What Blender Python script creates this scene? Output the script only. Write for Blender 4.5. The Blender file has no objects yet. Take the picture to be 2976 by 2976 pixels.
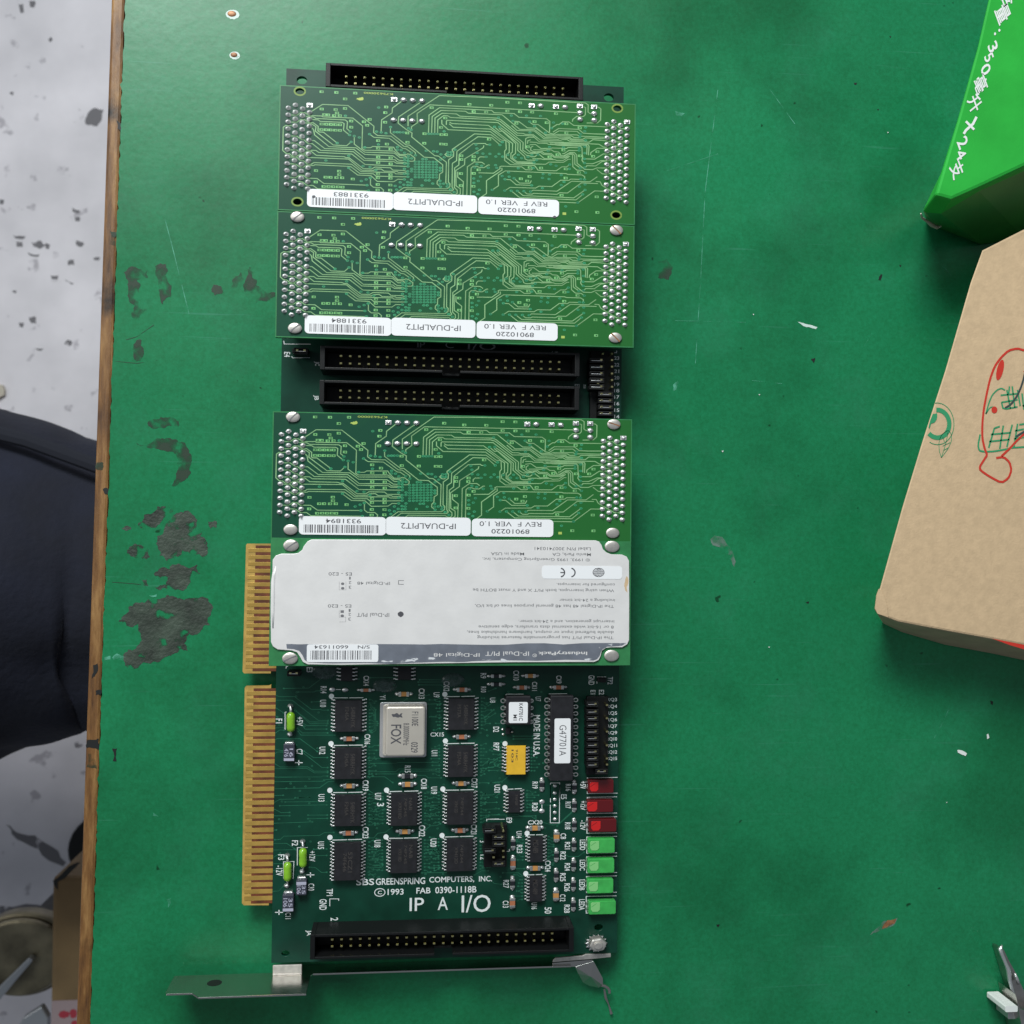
import bpy, bmesh, math, random
import numpy as np
from mathutils import Vector, Matrix, noise as mnoise
R_ = random.Random(7)
S = bpy.context.scene
COL = S.collection
# ------------------------------------------------------------------ camera
F_PX = 2924.56
CAM_LOC = (3.76133, -13.37502, 28.9342)
CAM_ROT = (0.0255624, -0.0986758, 0.010782)
cd = bpy.data.cameras.new('camera'); cam = bpy.data.objects.new('camera', cd); COL.objects.link(cam)
cam.location = CAM_LOC; cam.rotation_euler = CAM_ROT
cd.sensor_width = 36; cd.lens = F_PX * 36 / 2976; cd.clip_start = 0.5; cd.clip_end = 2000
cd.dof.use_dof = True; cd.dof.focus_distance = 28.4; cd.dof.aperture_fstop = 0.30
S.camera = cam
# ------------------------------------------------------------------ world, lamps, exposure
w = bpy.data.worlds.new('World'); S.world = w; w.use_nodes = True
w.node_tree.nodes['Background'].inputs[0].default_value = (0.78, 0.88, 1.0, 1)
w.node_tree.nodes['Background'].inputs[1].default_value = 0.19
S.view_settings.view_transform = 'Standard'; S.view_settings.look = 'None'
S.view_settings.exposure = 0.0; S.view_settings.gamma = 1; S.view_settings.use_curve_mapping = False
def lamp(name, loc, target, sx, sy, power, col):
    l = bpy.data.lights.new(name, 'AREA'); l.shape = 'RECTANGLE'; l.size = sx; l.size_y = sy
    l.energy = power; l.color = col
    o = bpy.data.objects.new(name, l); COL.objects.link(o); o.location = loc
    d = Vector(target) - Vector(loc); o.rotation_euler = d.to_track_quat('-Z', 'Y').to_euler()
    return o
lamp('window_light', (-16, 58, 60), (4, 4, 0), 44, 30, 104000, (0.985, 1.0, 0.99))
lamp('ceiling_panel_light', (-52, 112, 165), (0, 0, 0), 60, 44, 62000, (0.80, 1.0, 0.97))
lamp('ceiling_tube_light', (-135, 25, 120), (0, -5, 0), 34, 90, 56000, (1.0, 0.99, 0.95))
S.render.engine = 'CYCLES'
try:
    S.cycles.use_denoising = True; S.cycles.max_bounces = 6
except Exception: pass

# ------------------------------------------------------------------ photo measurements -> places on real planes
def _rot(a, b, c):
    ca, sa, cb, sb, cc, sc = math.cos(a), math.sin(a), math.cos(b), math.sin(b), math.cos(c), math.sin(c)
    return np.array([[cc, -sc, 0], [sc, cc, 0], [0, 0, 1]]) @ np.array([[cb, 0, sb], [0, 1, 0], [-sb, 0, cb]]) @ np.array([[1, 0, 0], [0, ca, -sa], [0, sa, ca]])
_M = _rot(*CAM_ROT); _C = np.array(CAM_LOC)
def at(px, py, z=0.0):
    d = _M @ np.array([(px - 1488) / F_PX, (1488 - py) / F_PX, -1.0])
    t = (z - _C[2]) / d[2]; p = _C + t * d
    return (p[0], p[1])
TILE = {'A': (800, 640, 6.0375), 'B': (1100, 640, 6.0375), 'C': (1400, 640, 6.0375), 'D': (1300, 560, 3.22),
        'V': (760, 560, 3.22), 'Z1': (760, 150, 3.22), 'Z2': (1300, 150, 3.22), 'M1': (680, 950, 3.22), 'M2': (1280, 950, 3.22),
        'W1': (680, 1500, 3.22), 'W2': (1280, 1500, 3.22),
        'E1': (680, 1920, 4.83), 'E2': (1050, 1920, 4.83), 'E3': (1420, 1920, 4.83), 'E4': (680, 2280, 4.83),
        'E5': (1050, 2280, 4.83), 'E6': (1420, 2280, 4.83), 'J': (1640, 1900, 4.83), 'P': (0, 0, 1.0),
        'H1': (860, 2640, 4.391), 'H2': (1280, 2640, 4.391), 'BL': (440, 2600, 3.864), 'BR': (1450, 2600, 4.83),
        'L1': (0, 0, 1.61), 'L2': (0, 1100, 2.147), 'L3': (0, 1900, 1.796), 'G': (2476, 0, 2.416), 'K': (2600, 900, 1.931),
        'K0': (2476, 700, 1.486), 'T': (2376, 2000, 1.98), 'Q': (560, 760, 6.44), 'R1': (1900, 0, 1.61), 'R2': (1800, 1200, 1.088)}
def px(t, x, y):
    ox, oy, s = TILE[t]; return ox + x / s, oy + y / s
def W(t, x, y, z=0.0):
    return at(*px(t, x, y), z)

# ------------------------------------------------------------------ materials
MATS = {}
def mat(name, col, rough=0.5, metal=0.0, var=0.0, vscale=3.0, bump=0.0, bscale=30.0, spec=0.5, col2=None, coat=0.0, alpha=None, trans=0.0):
    if name in MATS: return MATS[name]
    m = bpy.data.materials.new(name); m.use_nodes = True; nt = m.node_tree; b = nt.nodes['Principled BSDF']
    b.inputs['Base Color'].default_value = (*col, 1); b.inputs['Roughness'].default_value = rough
    b.inputs['Metallic'].default_value = metal; b.inputs['Specular IOR Level'].default_value = spec
    b.inputs['Coat Weight'].default_value = coat; b.inputs['Coat Roughness'].default_value = 0.15
    if trans: b.inputs['Transmission Weight'].default_value = trans
    tc = nt.nodes.new('ShaderNodeTexCoord')
    if var or col2:
        n = nt.nodes.new('ShaderNodeTexNoise'); n.inputs['Scale'].default_value = vscale; n.inputs['Detail'].default_value = 6
        nt.links.new(tc.outputs['Object'], n.inputs['Vector'])
        r = nt.nodes.new('ShaderNodeValToRGB'); r.color_ramp.elements[0].position = 0.32; r.color_ramp.elements[1].position = 0.68
        c2 = col2 if col2 else tuple(c * (1 + var) for c in col)
        c1 = col if col2 else tuple(c * (1 - var) for c in col)
        r.color_ramp.elements[0].color = (*c1, 1); r.color_ramp.elements[1].color = (*c2, 1)
        nt.links.new(n.outputs['Fac'], r.inputs['Fac']); nt.links.new(r.outputs['Color'], b.inputs['Base Color'])
    if bump:
        n2 = nt.nodes.new('ShaderNodeTexNoise'); n2.inputs['Scale'].default_value = bscale; n2.inputs['Detail'].default_value = 4
        nt.links.new(tc.outputs['Object'], n2.inputs['Vector'])
        bp = nt.nodes.new('ShaderNodeBump'); bp.inputs['Strength'].default_value = bump; bp.inputs['Distance'].default_value = 0.05
        nt.links.new(n2.outputs['Fac'], bp.inputs['Height']); nt.links.new(bp.outputs['Normal'], b.inputs['Normal'])
    if alpha is not None:   # patchy thin stain
        n3 = nt.nodes.new('ShaderNodeTexNoise'); n3.inputs['Scale'].default_value = alpha[0]; n3.inputs['Detail'].default_value = 8
        nt.links.new(tc.outputs['Object'], n3.inputs['Vector'])
        mr = nt.nodes.new('ShaderNodeMapRange'); mr.inputs[1].default_value = alpha[1]; mr.inputs[2].default_value = alpha[2]
        mr.inputs[4].default_value = alpha[3]
        nt.links.new(n3.outputs['Fac'], mr.inputs[0]); nt.links.new(mr.outputs[0], b.inputs['Alpha'])
    MATS[name] = m; return m
mat('mask', (0.006, 0.056, 0.030), 0.34, spec=0.35, var=0.25, vscale=1.2, bump=0.02, bscale=60)
mat('mask_edge', (0.03, 0.19, 0.065), 0.4, var=0.15)
mat('carrier_mask', (0.004, 0.042, 0.025), 0.36, spec=0.3, var=0.3, vscale=1.0, bump=0.02, bscale=60)
mat('copper_trace', (0.23, 0.42, 0.20), 0.30, var=0.2, vscale=2)
mat('trace_dim', (0.016, 0.115, 0.065), 0.35, var=0.3)
mat('via', (0.035, 0.26, 0.12), 0.35, var=0.25, vscale=5)
mat('pad_square', (0.17, 0.45, 0.16), 0.35, var=0.3, vscale=4)
mat('pad_core', (0.012, 0.09, 0.04), 0.4)
mat('yellow_print', (0.38, 0.50, 0.10), 0.5)
mat('solder', (0.74, 0.74, 0.74), 0.30, 0.85, bump=0.3, bscale=40)
mat('tin', (0.62, 0.62, 0.60), 0.33, 0.9)
mat('steel', (0.52, 0.49, 0.46), 0.32, 1.0, var=0.15, vscale=3, bump=0.08, bscale=25)
mat('bracket', (0.55, 0.53, 0.50), 0.2, 1.0, bump=0.03, bscale=20)
mat('hole_tint', (0.16, 0.26, 0.04), 0.5)
mat('screw', (0.60, 0.57, 0.53), 0.42, 0.75, var=0.12, vscale=8)
mat('dark', (0.004, 0.005, 0.005), 0.6)
mat('black_plastic', (0.005, 0.0055, 0.006), 0.45, spec=0.3, bump=0.1, bscale=50)
mat('chip', (0.014, 0.014, 0.017), 0.5, spec=0.35, var=0.25, vscale=6, bump=0.15, bscale=90)
mat('chip_print', (0.042, 0.037, 0.035), 0.6)
mat('gold_pin', (0.80, 0.72, 0.34), 0.22, 1.0)
mat('gold', (0.50, 0.315, 0.075), 0.38, 0.4, var=0.18, vscale=2.5)
mat('edge_gap', (0.13, 0.035, 0.012), 0.55, var=0.4, vscale=4)
mat('edge_bevel', (0.42, 0.27, 0.065), 0.5, var=0.2, vscale=4)
mat('silk', (0.72, 0.76, 0.76), 0.6)
mat('sticker', (0.80, 0.81, 0.83), 0.5, bump=0.02, bscale=20)
mat('ink', (0.07, 0.07, 0.08), 0.6)
mat('ink_grey', (0.16, 0.16, 0.17), 0.6)
mat('silver_label', (0.74, 0.725, 0.72), 0.42, 0.15, var=0.04, vscale=1.5, bump=0.05, bscale=12)
mat('label_band', (0.15, 0.165, 0.20), 0.45, 0.1, var=0.12, vscale=3)
mat('scuff', (0.62, 0.64, 0.67), 0.5, alpha=(3.0, 0.50, 0.56, 1.0))
mat('cap_tan', (0.42, 0.15, 0.07), 0.5, var=0.12)
mat('cap_ochre', (0.50, 0.24, 0.07), 0.5, var=0.12)
mat('resistor', (0.012, 0.014, 0.018), 0.4)
mat('tantalum', (0.035, 0.038, 0.058), 0.5, var=0.1)
mat('tant_band', (0.40, 0.40, 0.50), 0.5)
mat('can', (0.60, 0.555, 0.49), 0.38, 0.45, var=0.05, vscale=2, bump=0.04, bscale=30)
mat('can_base', (0.55, 0.55, 0.56), 0.34, 0.6)
mat('resistor_pack', (0.72, 0.42, 0.03), 0.45, var=0.06, vscale=5)
mat('fuse_green', (0.20, 0.44, 0.02), 0.25, var=0.15, vscale=4, coat=0.5)
mat('led_red', (0.10, 0.003, 0.005), 0.25, coat=0.5)
mat('led_red_cup', (0.55, 0.012, 0.012), 0.3, coat=0.5)
mat('led_green', (0.045, 0.38, 0.075), 0.28, var=0.15, vscale=4, coat=0.4)
mat('led_green_cup', (0.22, 0.56, 0.20), 0.3, coat=0.4)
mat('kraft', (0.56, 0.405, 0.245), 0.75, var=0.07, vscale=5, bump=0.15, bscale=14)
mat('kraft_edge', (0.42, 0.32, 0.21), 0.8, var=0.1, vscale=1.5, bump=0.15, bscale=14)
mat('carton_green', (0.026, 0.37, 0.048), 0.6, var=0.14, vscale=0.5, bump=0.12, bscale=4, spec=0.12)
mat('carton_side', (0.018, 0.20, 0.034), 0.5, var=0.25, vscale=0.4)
mat('torn_paper', (0.55, 0.50, 0.42), 0.8)
mat('white_print', (0.75, 0.78, 0.76), 0.5)
mat('print_green', (0.03, 0.28, 0.12), 0.6)
mat('marker_red', (0.55, 0.035, 0.02), 0.5)
mat('marker_dark', (0.04, 0.06, 0.06), 0.5)
mat('denim', (0.0045, 0.0065, 0.017), 0.9, var=0.35, vscale=0.25, bump=0.9, bscale=3)
mat('denim_seam', (0.006, 0.008, 0.016), 0.9)
mat('chip_patch', (0.032, 0.048, 0.034), 0.55, var=0.45, vscale=1.6, bump=0.5, bscale=9, alpha=(2.2, 0.36, 0.44, 1.0))
mat('stain', (0.014, 0.036, 0.018), 0.6, alpha=(2.2, 0.40, 0.58, 0.9))
mat('stain_soft', (0.030, 0.045, 0.030), 0.6, alpha=(1.6, 0.42, 0.66, 0.75))
mat('scrape_light', (0.10, 0.42, 0.28), 0.6, alpha=(3.0, 0.42, 0.62, 0.8))
mat('scrape_grey', (0.16, 0.24, 0.20), 0.6, alpha=(4.0, 0.36, 0.6, 0.8))
mat('pale', (0.55, 0.66, 0.62), 0.6)
mat('rust', (0.28, 0.13, 0.06), 0.5, 0.3, var=0.4, vscale=6)
mat('box_brown', (0.20, 0.13, 0.06), 0.8, var=0.15, vscale=0.3)
mat('box_tape', (0.34, 0.26, 0.27), 0.6)
mat('tape_red', (0.35, 0.03, 0.05), 0.6)
mat('stool_metal', (0.20, 0.175, 0.115), 0.35, 0.5, var=0.45, vscale=0.5, bump=0.2, bscale=3)
mat('stool_leg', (0.40, 0.42, 0.45), 0.35, 0.5)
mat('glue_clear', (0.10, 0.14, 0.14), 0.2, alpha=(6.0, 0.2, 0.6, 0.5))

def table_paint():
    m = bpy.data.materials.new('table_paint'); m.use_nodes = True; nt = m.node_tree; N = nt.nodes; L = nt.links; b = N['Principled BSDF']
    tc = N.new('ShaderNodeTexCoord')
    def nz(scale, det, rough=0.5):
        n = N.new('ShaderNodeTexNoise'); n.inputs['Scale'].default_value = scale; n.inputs['Detail'].default_value = det
        n.inputs['Roughness'].default_value = rough; L.new(tc.outputs['Object'], n.inputs['Vector']); return n
    def ramp(src, p0, c0, p1, c1):
        r = N.new('ShaderNodeValToRGB'); r.color_ramp.elements[0].position = p0; r.color_ramp.elements[1].position = p1
        r.color_ramp.elements[0].color = (*c0, 1); r.color_ramp.elements[1].color = (*c1, 1); L.new(src, r.inputs['Fac']); return r
    big = ramp(nz(0.09, 3).outputs['Fac'], 0.3, (0.006, 0.148, 0.054), 0.7, (0.011, 0.202, 0.078))
    fine = ramp(nz(9, 8, 0.7).outputs['Fac'], 0.3, (0.72, 0.78, 0.70), 0.7, (1.25, 1.2, 1.3))
    mx = N.new('ShaderNodeMix'); mx.data_type = 'RGBA'; mx.blend_type = 'MULTIPLY'; mx.inputs[0].default_value = 0.8
    L.new(big.outputs[0], mx.inputs[6]); L.new(fine.outputs[0], mx.inputs[7])
    # rubbed, dusty film
    dust = ramp(nz(0.35, 7, 0.65).outputs['Fac'], 0.52, (0, 0, 0), 0.80, (0.25, 0.25, 0.25))
    mx2 = N.new('ShaderNodeMix'); mx2.data_type = 'RGBA'; L.new(dust.outputs[0], mx2.inputs[0]); L.new(mx.outputs[2], mx2.inputs[6])
    mx2.inputs[7].default_value = (0.045, 0.20, 0.13, 1)
    # small dark specks
    sp = ramp(nz(2.1, 2).outputs['Fac'], 0.22, (0.25, 0.3, 0.25), 0.25, (1, 1, 1))
    mx3 = N.new('ShaderNodeMix'); mx3.data_type = 'RGBA'; mx3.blend_type = 'MULTIPLY'; mx3.inputs[0].default_value = 1
    L.new(mx2.outputs[2], mx3.inputs[6]); L.new(sp.outputs[0], mx3.inputs[7])
    def streak(rot, sc, lo, hi):
        mp = N.new('ShaderNodeMapping'); mp.inputs['Rotation'].default_value = (0, 0, rot); mp.inputs['Scale'].default_value = sc; L.new(tc.outputs['Object'], mp.inputs[0])
        n = N.new('ShaderNodeTexNoise'); n.inputs['Scale'].default_value = 1; n.inputs['Detail'].default_value = 3; L.new(mp.outputs[0], n.inputs['Vector'])
        return ramp(n.outputs['Fac'], lo, (0, 0, 0), hi, (0.45, 0.45, 0.45))
    cur = mx3.outputs[2]
    for rot, sc in ((0.15, (0.22, 7, 1)), (1.45, (0.15, 9, 1)), (2.3, (0.3, 10, 1)), (0.9, (0.35, 12, 1))):
        q = streak(rot, sc, 0.715, 0.79); m4 = N.new('ShaderNodeMix'); m4.data_type = 'RGBA'; L.new(q.outputs[0], m4.inputs[0]); L.new(cur, m4.inputs[6]); m4.inputs[7].default_value = (0.05, 0.24, 0.15, 1); cur = m4.outputs[2]
    grime_shade = ramp(nz(0.16, 8, 0.6).outputs['Fac'], 0.36, (0.66, 0.70, 0.66), 0.52, (1, 1, 1)); m5 = N.new('ShaderNodeMix'); m5.data_type = 'RGBA'; m5.blend_type = 'MULTIPLY'; m5.inputs[0].default_value = 1  # random grime blotches, also darkening the paint in place of the person's shade
    L.new(cur, m5.inputs[6]); L.new(grime_shade.outputs[0], m5.inputs[7]); L.new(m5.outputs[2], b.inputs['Base Color'])
    rr = N.new('ShaderNodeMapRange'); rr.inputs[3].default_value = 0.26; rr.inputs[4].default_value = 0.40
    L.new(nz(0.5, 6).outputs['Fac'], rr.inputs[0]); L.new(rr.outputs[0], b.inputs['Roughness'])
    b.inputs['Specular IOR Level'].default_value = 0.38
    bp = N.new('ShaderNodeBump'); bp.inputs['Strength'].default_value = 0.045; bp.inputs['Distance'].default_value = 0.08
    L.new(nz(4, 5).outputs['Fac'], bp.inputs['Height']); L.new(bp.outputs['Normal'], b.inputs['Normal'])
    return m
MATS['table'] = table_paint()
def module_mask():
    m = MATS['mask']; nt = m.node_tree; N = nt.nodes; L = nt.links; b = N['Principled BSDF']
    tc = N.new('ShaderNodeTexCoord'); sx = N.new('ShaderNodeSeparateXYZ'); L.new(tc.outputs['Object'], sx.inputs[0])
    n = N.new('ShaderNodeTexNoise'); n.inputs['Scale'].default_value = 0.7; n.inputs['Detail'].default_value = 4; L.new(tc.outputs['Object'], n.inputs['Vector'])
    a = N.new('ShaderNodeMath'); a.operation = 'MULTIPLY_ADD'; a.inputs[1].default_value = 5.0; L.new(n.outputs['Fac'], a.inputs[0]); L.new(sx.outputs[0], a.inputs[2])
    mr = N.new('ShaderNodeMapRange'); mr.inputs[1].default_value = 5.5; mr.inputs[2].default_value = 10.5; L.new(a.outputs[0], mr.inputs[0])
    mx = N.new('ShaderNodeMix'); mx.data_type = 'RGBA'; L.new(mr.outputs[0], mx.inputs[0]); mx.inputs[6].default_value = (0.008, 0.062, 0.034, 1); mx.inputs[7].default_value = (0.017, 0.125, 0.026, 1)
    L.new(mx.outputs[2], b.inputs['Base Color'])
module_mask()
def wood_mat():
    m = bpy.data.materials.new('worn_wood'); m.use_nodes = True; nt = m.node_tree; N = nt.nodes; L = nt.links; b = N['Principled BSDF']
    tc = N.new('ShaderNodeTexCoord'); mp = N.new('ShaderNodeMapping'); mp.inputs['Scale'].default_value = (3.2, 0.45, 3.2)
    L.new(tc.outputs['Object'], mp.inputs[0])
    n = N.new('ShaderNodeTexNoise'); n.inputs['Scale'].default_value = 1.2; n.inputs['Detail'].default_value = 9; n.inputs['Roughness'].default_value = 0.65
    L.new(mp.outputs[0], n.inputs['Vector'])
    r = N.new('ShaderNodeValToRGB'); r.color_ramp.elements[0].position = 0.30; r.color_ramp.elements[1].position = 0.74
    r.color_ramp.elements[0].color = (0.055, 0.022, 0.008, 1); r.color_ramp.elements[1].color = (0.36, 0.20, 0.07, 1)
    e = r.color_ramp.elements.new(0.5); e.color = (0.17, 0.078, 0.022, 1)
    L.new(n.outputs['Fac'], r.inputs[0])
    n2 = N.new('ShaderNodeTexNoise'); n2.inputs['Scale'].default_value = 0.55; n2.inputs['Detail'].default_value = 5; L.new(tc.outputs['Object'], n2.inputs['Vector'])
    r2 = N.new('ShaderNodeValToRGB'); r2.color_ramp.elements[0].position = 0.27; r2.color_ramp.elements[1].position = 0.40
    r2.color_ramp.elements[0].color = (0.06, 0.05, 0.05, 1); r2.color_ramp.elements[1].color = (1, 1, 1, 1); L.new(n2.outputs['Fac'], r2.inputs[0])
    mx = N.new('ShaderNodeMix'); mx.data_type = 'RGBA'; mx.blend_type = 'MULTIPLY'; mx.inputs[0].default_value = 1
    L.new(r.outputs[0], mx.inputs[6]); L.new(r2.outputs[0], mx.inputs[7]); L.new(mx.outputs[2], b.inputs['Base Color'])
    b.inputs['Roughness'].default_value = 0.45
    bp = N.new('ShaderNodeBump'); bp.inputs['Strength'].default_value = 0.4; bp.inputs['Distance'].default_value = 0.1
    L.new(n.outputs['Fac'], bp.inputs['Height']); L.new(bp.outputs[0], b.inputs['Normal'])
    return m
MATS['wood'] = wood_mat()
def floor_mat():
    m = bpy.data.materials.new('concrete_floor'); m.use_nodes = True; nt = m.node_tree; N = nt.nodes; L = nt.links; b = N['Principled BSDF']
    tc = N.new('ShaderNodeTexCoord')
    def nz(scale, det):
        n = N.new('ShaderNodeTexNoise'); n.inputs['Scale'].default_value = scale; n.inputs['Detail'].default_value = det
        L.new(tc.outputs['Object'], n.inputs['Vector']); return n
    r = N.new('ShaderNodeValToRGB'); r.color_ramp.elements[0].position = 0.3; r.color_ramp.elements[1].position = 0.7
    r.color_ramp.elements[0].color = (0.62, 0.60, 0.64, 1); r.color_ramp.elements[1].color = (0.84, 0.81, 0.86, 1); L.new(nz(0.12, 8).outputs['Fac'], r.inputs[0])
    r2 = N.new('ShaderNodeValToRGB'); r2.color_ramp.elements[0].position = 0.30; r2.color_ramp.elements[1].position = 0.36
    r2.color_ramp.elements[0].color = (0.55, 0.54, 0.56, 1); r2.color_ramp.elements[1].color = (1, 1, 1, 1); L.new(nz(0.55, 4).outputs['Fac'], r2.inputs[0])
    mx = N.new('ShaderNodeMix'); mx.data_type = 'RGBA'; mx.blend_type = 'MULTIPLY'; mx.inputs[0].default_value = 0.85
    L.new(r.outputs[0], mx.inputs[6]); L.new(r2.outputs[0], mx.inputs[7]); L.new(mx.outputs[2], b.inputs['Base Color'])
    b.inputs['Roughness'].default_value = 0.6
    return m
MATS['floor'] = floor_mat()

# ------------------------------------------------------------------ mesh helpers (world coordinates, cm)
def tag(o, label=None, cat=None, group=None, kind=None):
    if label: o['label'] = label
    if cat: o['category'] = cat
    if group: o['group'] = group
    if kind: o['kind'] = kind
    return o
def thing(name, loc, label, cat, group=None):
    o = bpy.data.objects.new(name, None); COL.objects.link(o); o.location = loc; o.empty_display_size = 0.5
    o['_w'] = list(loc); return tag(o, label, cat, group)
def worigin(o):
    v = Vector((0, 0, 0))
    while o is not None: v += o.location; o = o.parent
    return v
def mk(name, bm, m, parent=None, origin=None, label=None, smooth=False, bevel=0):
    """link bm (world coordinates) as one mesh object; its own origin is the parent's unless given"""
    pw = worigin(parent) if parent is not None else Vector((0, 0, 0))
    o_w = Vector(origin) if origin is not None else pw
    me = bpy.data.meshes.new(name)
    bmesh.ops.translate(bm, verts=bm.verts, vec=-o_w)
    bmesh.ops.recalc_face_normals(bm, faces=bm.faces)
    if smooth:
        for f in bm.faces: f.smooth = True
    bm.to_mesh(me); bm.free()
    for mm in (m if isinstance(m, (list, tuple)) else [m]): me.materials.append(MATS[mm])
    o = bpy.data.objects.new(name, me); COL.objects.link(o); o.location = o_w - pw
    if parent is not None: o.parent = parent
    if label: o['label'] = label
    if bevel:
        md = o.modifiers.new('bevel', 'BEVEL'); md.width = bevel; md.segments = 2; md.limit_method = 'ANGLE'; md.angle_limit = math.radians(40)
    return o
def inst(o, loc_world, parent, name=None, rot=0.0):
    c = o.copy(); COL.objects.link(c); c.parent = parent
    c.location = Vector(loc_world) - (worigin(parent) if parent else Vector()); c.rotation_euler = (0, 0, rot); return c
def BM(): return bmesh.new()
def box(bm, x0, x1, y0, y1, z0, z1, mi=0, rot=0.0):
    cx, cy = (x0 + x1) / 2, (y0 + y1) / 2; c, s = math.cos(rot), math.sin(rot)
    vs = []
    for z in (z0, z1):
        for x, y in ((x0, y0), (x1, y0), (x1, y1), (x0, y1)):
            dx, dy = x - cx, y - cy; vs.append(bm.verts.new((cx + dx * c - dy * s, cy + dx * s + dy * c, z)))
    for q in ((3, 2, 1, 0), (4, 5, 6, 7), (0, 1, 5, 4), (1, 2, 6, 5), (2, 3, 7, 6), (3, 0, 4, 7)):
        bm.faces.new([vs[i] for i in q]).material_index = mi
def prism(bm, pts, z0, z1, mi=0, shift=(0, 0)):
    a = [bm.verts.new((x + shift[0], y + shift[1], z0)) for x, y in pts]; b = [bm.verts.new((x, y, z1)) for x, y in pts]
    n = len(pts)
    bm.faces.new(b).material_index = mi; bm.faces.new(a[::-1]).material_index = mi
    for i in range(n): bm.faces.new([a[i], a[(i + 1) % n], b[(i + 1) % n], b[i]]).material_index = mi
def flat(bm, pts, z, mi=0):
    f = bm.faces.new([bm.verts.new((x, y, z)) for x, y in pts]); f.material_index = mi
    if f.normal.z < 0: f.normal_flip()
def ell(cx, cy, rx, ry, n=16, rot=0.0):
    return [(cx + rx * math.cos(t) * math.cos(rot) - ry * math.sin(t) * math.sin(rot), cy + rx * math.cos(t) * math.sin(rot) + ry * math.sin(t) * math.cos(rot)) for t in [2 * math.pi * i / n for i in range(n)]]
def rrect(x0, x1, y0, y1, r, ry=None, n=5):
    ry = ry or r; out = []
    for cx, cy, a in ((x1 - r, y1 - ry, 0), (x0 + r, y1 - ry, 90), (x0 + r, y0 + ry, 180), (x1 - r, y0 + ry, 270)):
        for i in range(n + 1):
            t = math.radians(a + 90 * i / n); out.append((cx + r * math.cos(t), cy + ry * math.sin(t)))
    return out
def dome(bm, cx, cy, z0, rx, ry, h, n=12, rings=4, mi=0):
    prev = None
    for k in range(rings + 1):
        t = k / rings * math.pi / 2; f = math.cos(t); z = z0 + h * math.sin(t)
        if k == rings:
            v = bm.verts.new((cx, cy, z))
            for i in range(n): bm.faces.new([prev[i], prev[(i + 1) % n], v]).material_index = mi
        else:
            ring = [bm.verts.new((x, y, z)) for x, y in ell(cx, cy, rx * f, ry * f, n)]
            if prev:
                for i in range(n): bm.faces.new([prev[i], prev[(i + 1) % n], ring[(i + 1) % n], ring[i]]).material_index = mi
            prev = ring
def tube(bm, pts, rad, n=10, mi=0, squash=1.0, cap=True):
    """sweep; rad a number or one per point"""
    pts = [Vector(p) for p in pts]; rad = rad if isinstance(rad, (list, tuple)) else [rad] * len(pts)
    prev = None; up = Vector((0, 0, 1))
    for i, p in enumerate(pts):
        d = (pts[min(i + 1, len(pts) - 1)] - pts[max(i - 1, 0)]).normalized()
        u = up if abs(d.dot(up)) < 0.95 else Vector((0, 1, 0))
        s = d.cross(u).normalized(); t = s.cross(d).normalized()
        ring = [bm.verts.new(p + s * math.cos(2 * math.pi * k / n) * rad[i] + t * math.sin(2 * math.pi * k / n) * rad[i] * squash) for k in range(n)]
        if prev:
            for k in range(n): bm.faces.new([prev[k], prev[(k + 1) % n], ring[(k + 1) % n], ring[k]]).material_index = mi
        elif cap: bm.faces.new(ring[::-1]).material_index = mi
        prev = ring
    if cap: bm.faces.new(prev).material_index = mi
def strip(bm, pts, wd, z, mi=0, wys=0.78):
    """flat line of width wd along pts (vertical runs keep wd, horizontal runs are wd*wys)"""
    n = len(pts)
    if n < 2: return
    L, Rr = [], []
    for i in range(n):
        a = Vector(pts[max(i - 1, 0)]); b = Vector(pts[i]); c = Vector(pts[min(i + 1, n - 1)])
        d1 = (b - a) if i > 0 else (c - b); d2 = (c - b) if i < n - 1 else (b - a)
        if d1.length < 1e-7: d1 = d2
        if d2.length < 1e-7: d2 = d1
        if d1.length < 1e-7: d1 = d2 = Vector((1, 0))
        d1.normalize(); d2.normalize(); nn = Vector((-(d1.y + d2.y), d1.x + d2.x))
        if nn.length < 1e-6: nn = Vector((-d1.y, d1.x))
        nn.normalize(); k = 1 / max(0.5, nn.dot(Vector((-d1.y, d1.x))))
        o = Vector((nn.x * wd / 2 * k, nn.y * wd * wys / 2 * k)); L.append(bm.verts.new((*(b + o), z))); Rr.append(bm.verts.new((*(b - o), z)))
    for i in range(n - 1):
        f = bm.faces.new([Rr[i], Rr[i + 1], L[i + 1], L[i]]); f.material_index = mi
def ring(bm, cx, cy, rx, ry, wd, z, mi=0, n=12, a0=0, a1=360):
    k = max(3, int(n * abs(a1 - a0) / 360)); pts = [(cx + rx * math.cos(math.radians(a0 + (a1 - a0) * i / k)), cy + ry * math.sin(math.radians(a0 + (a1 - a0) * i / k))) for i in range(k + 1)]
    strip(bm, pts, wd, z, mi, 1.0)
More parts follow.
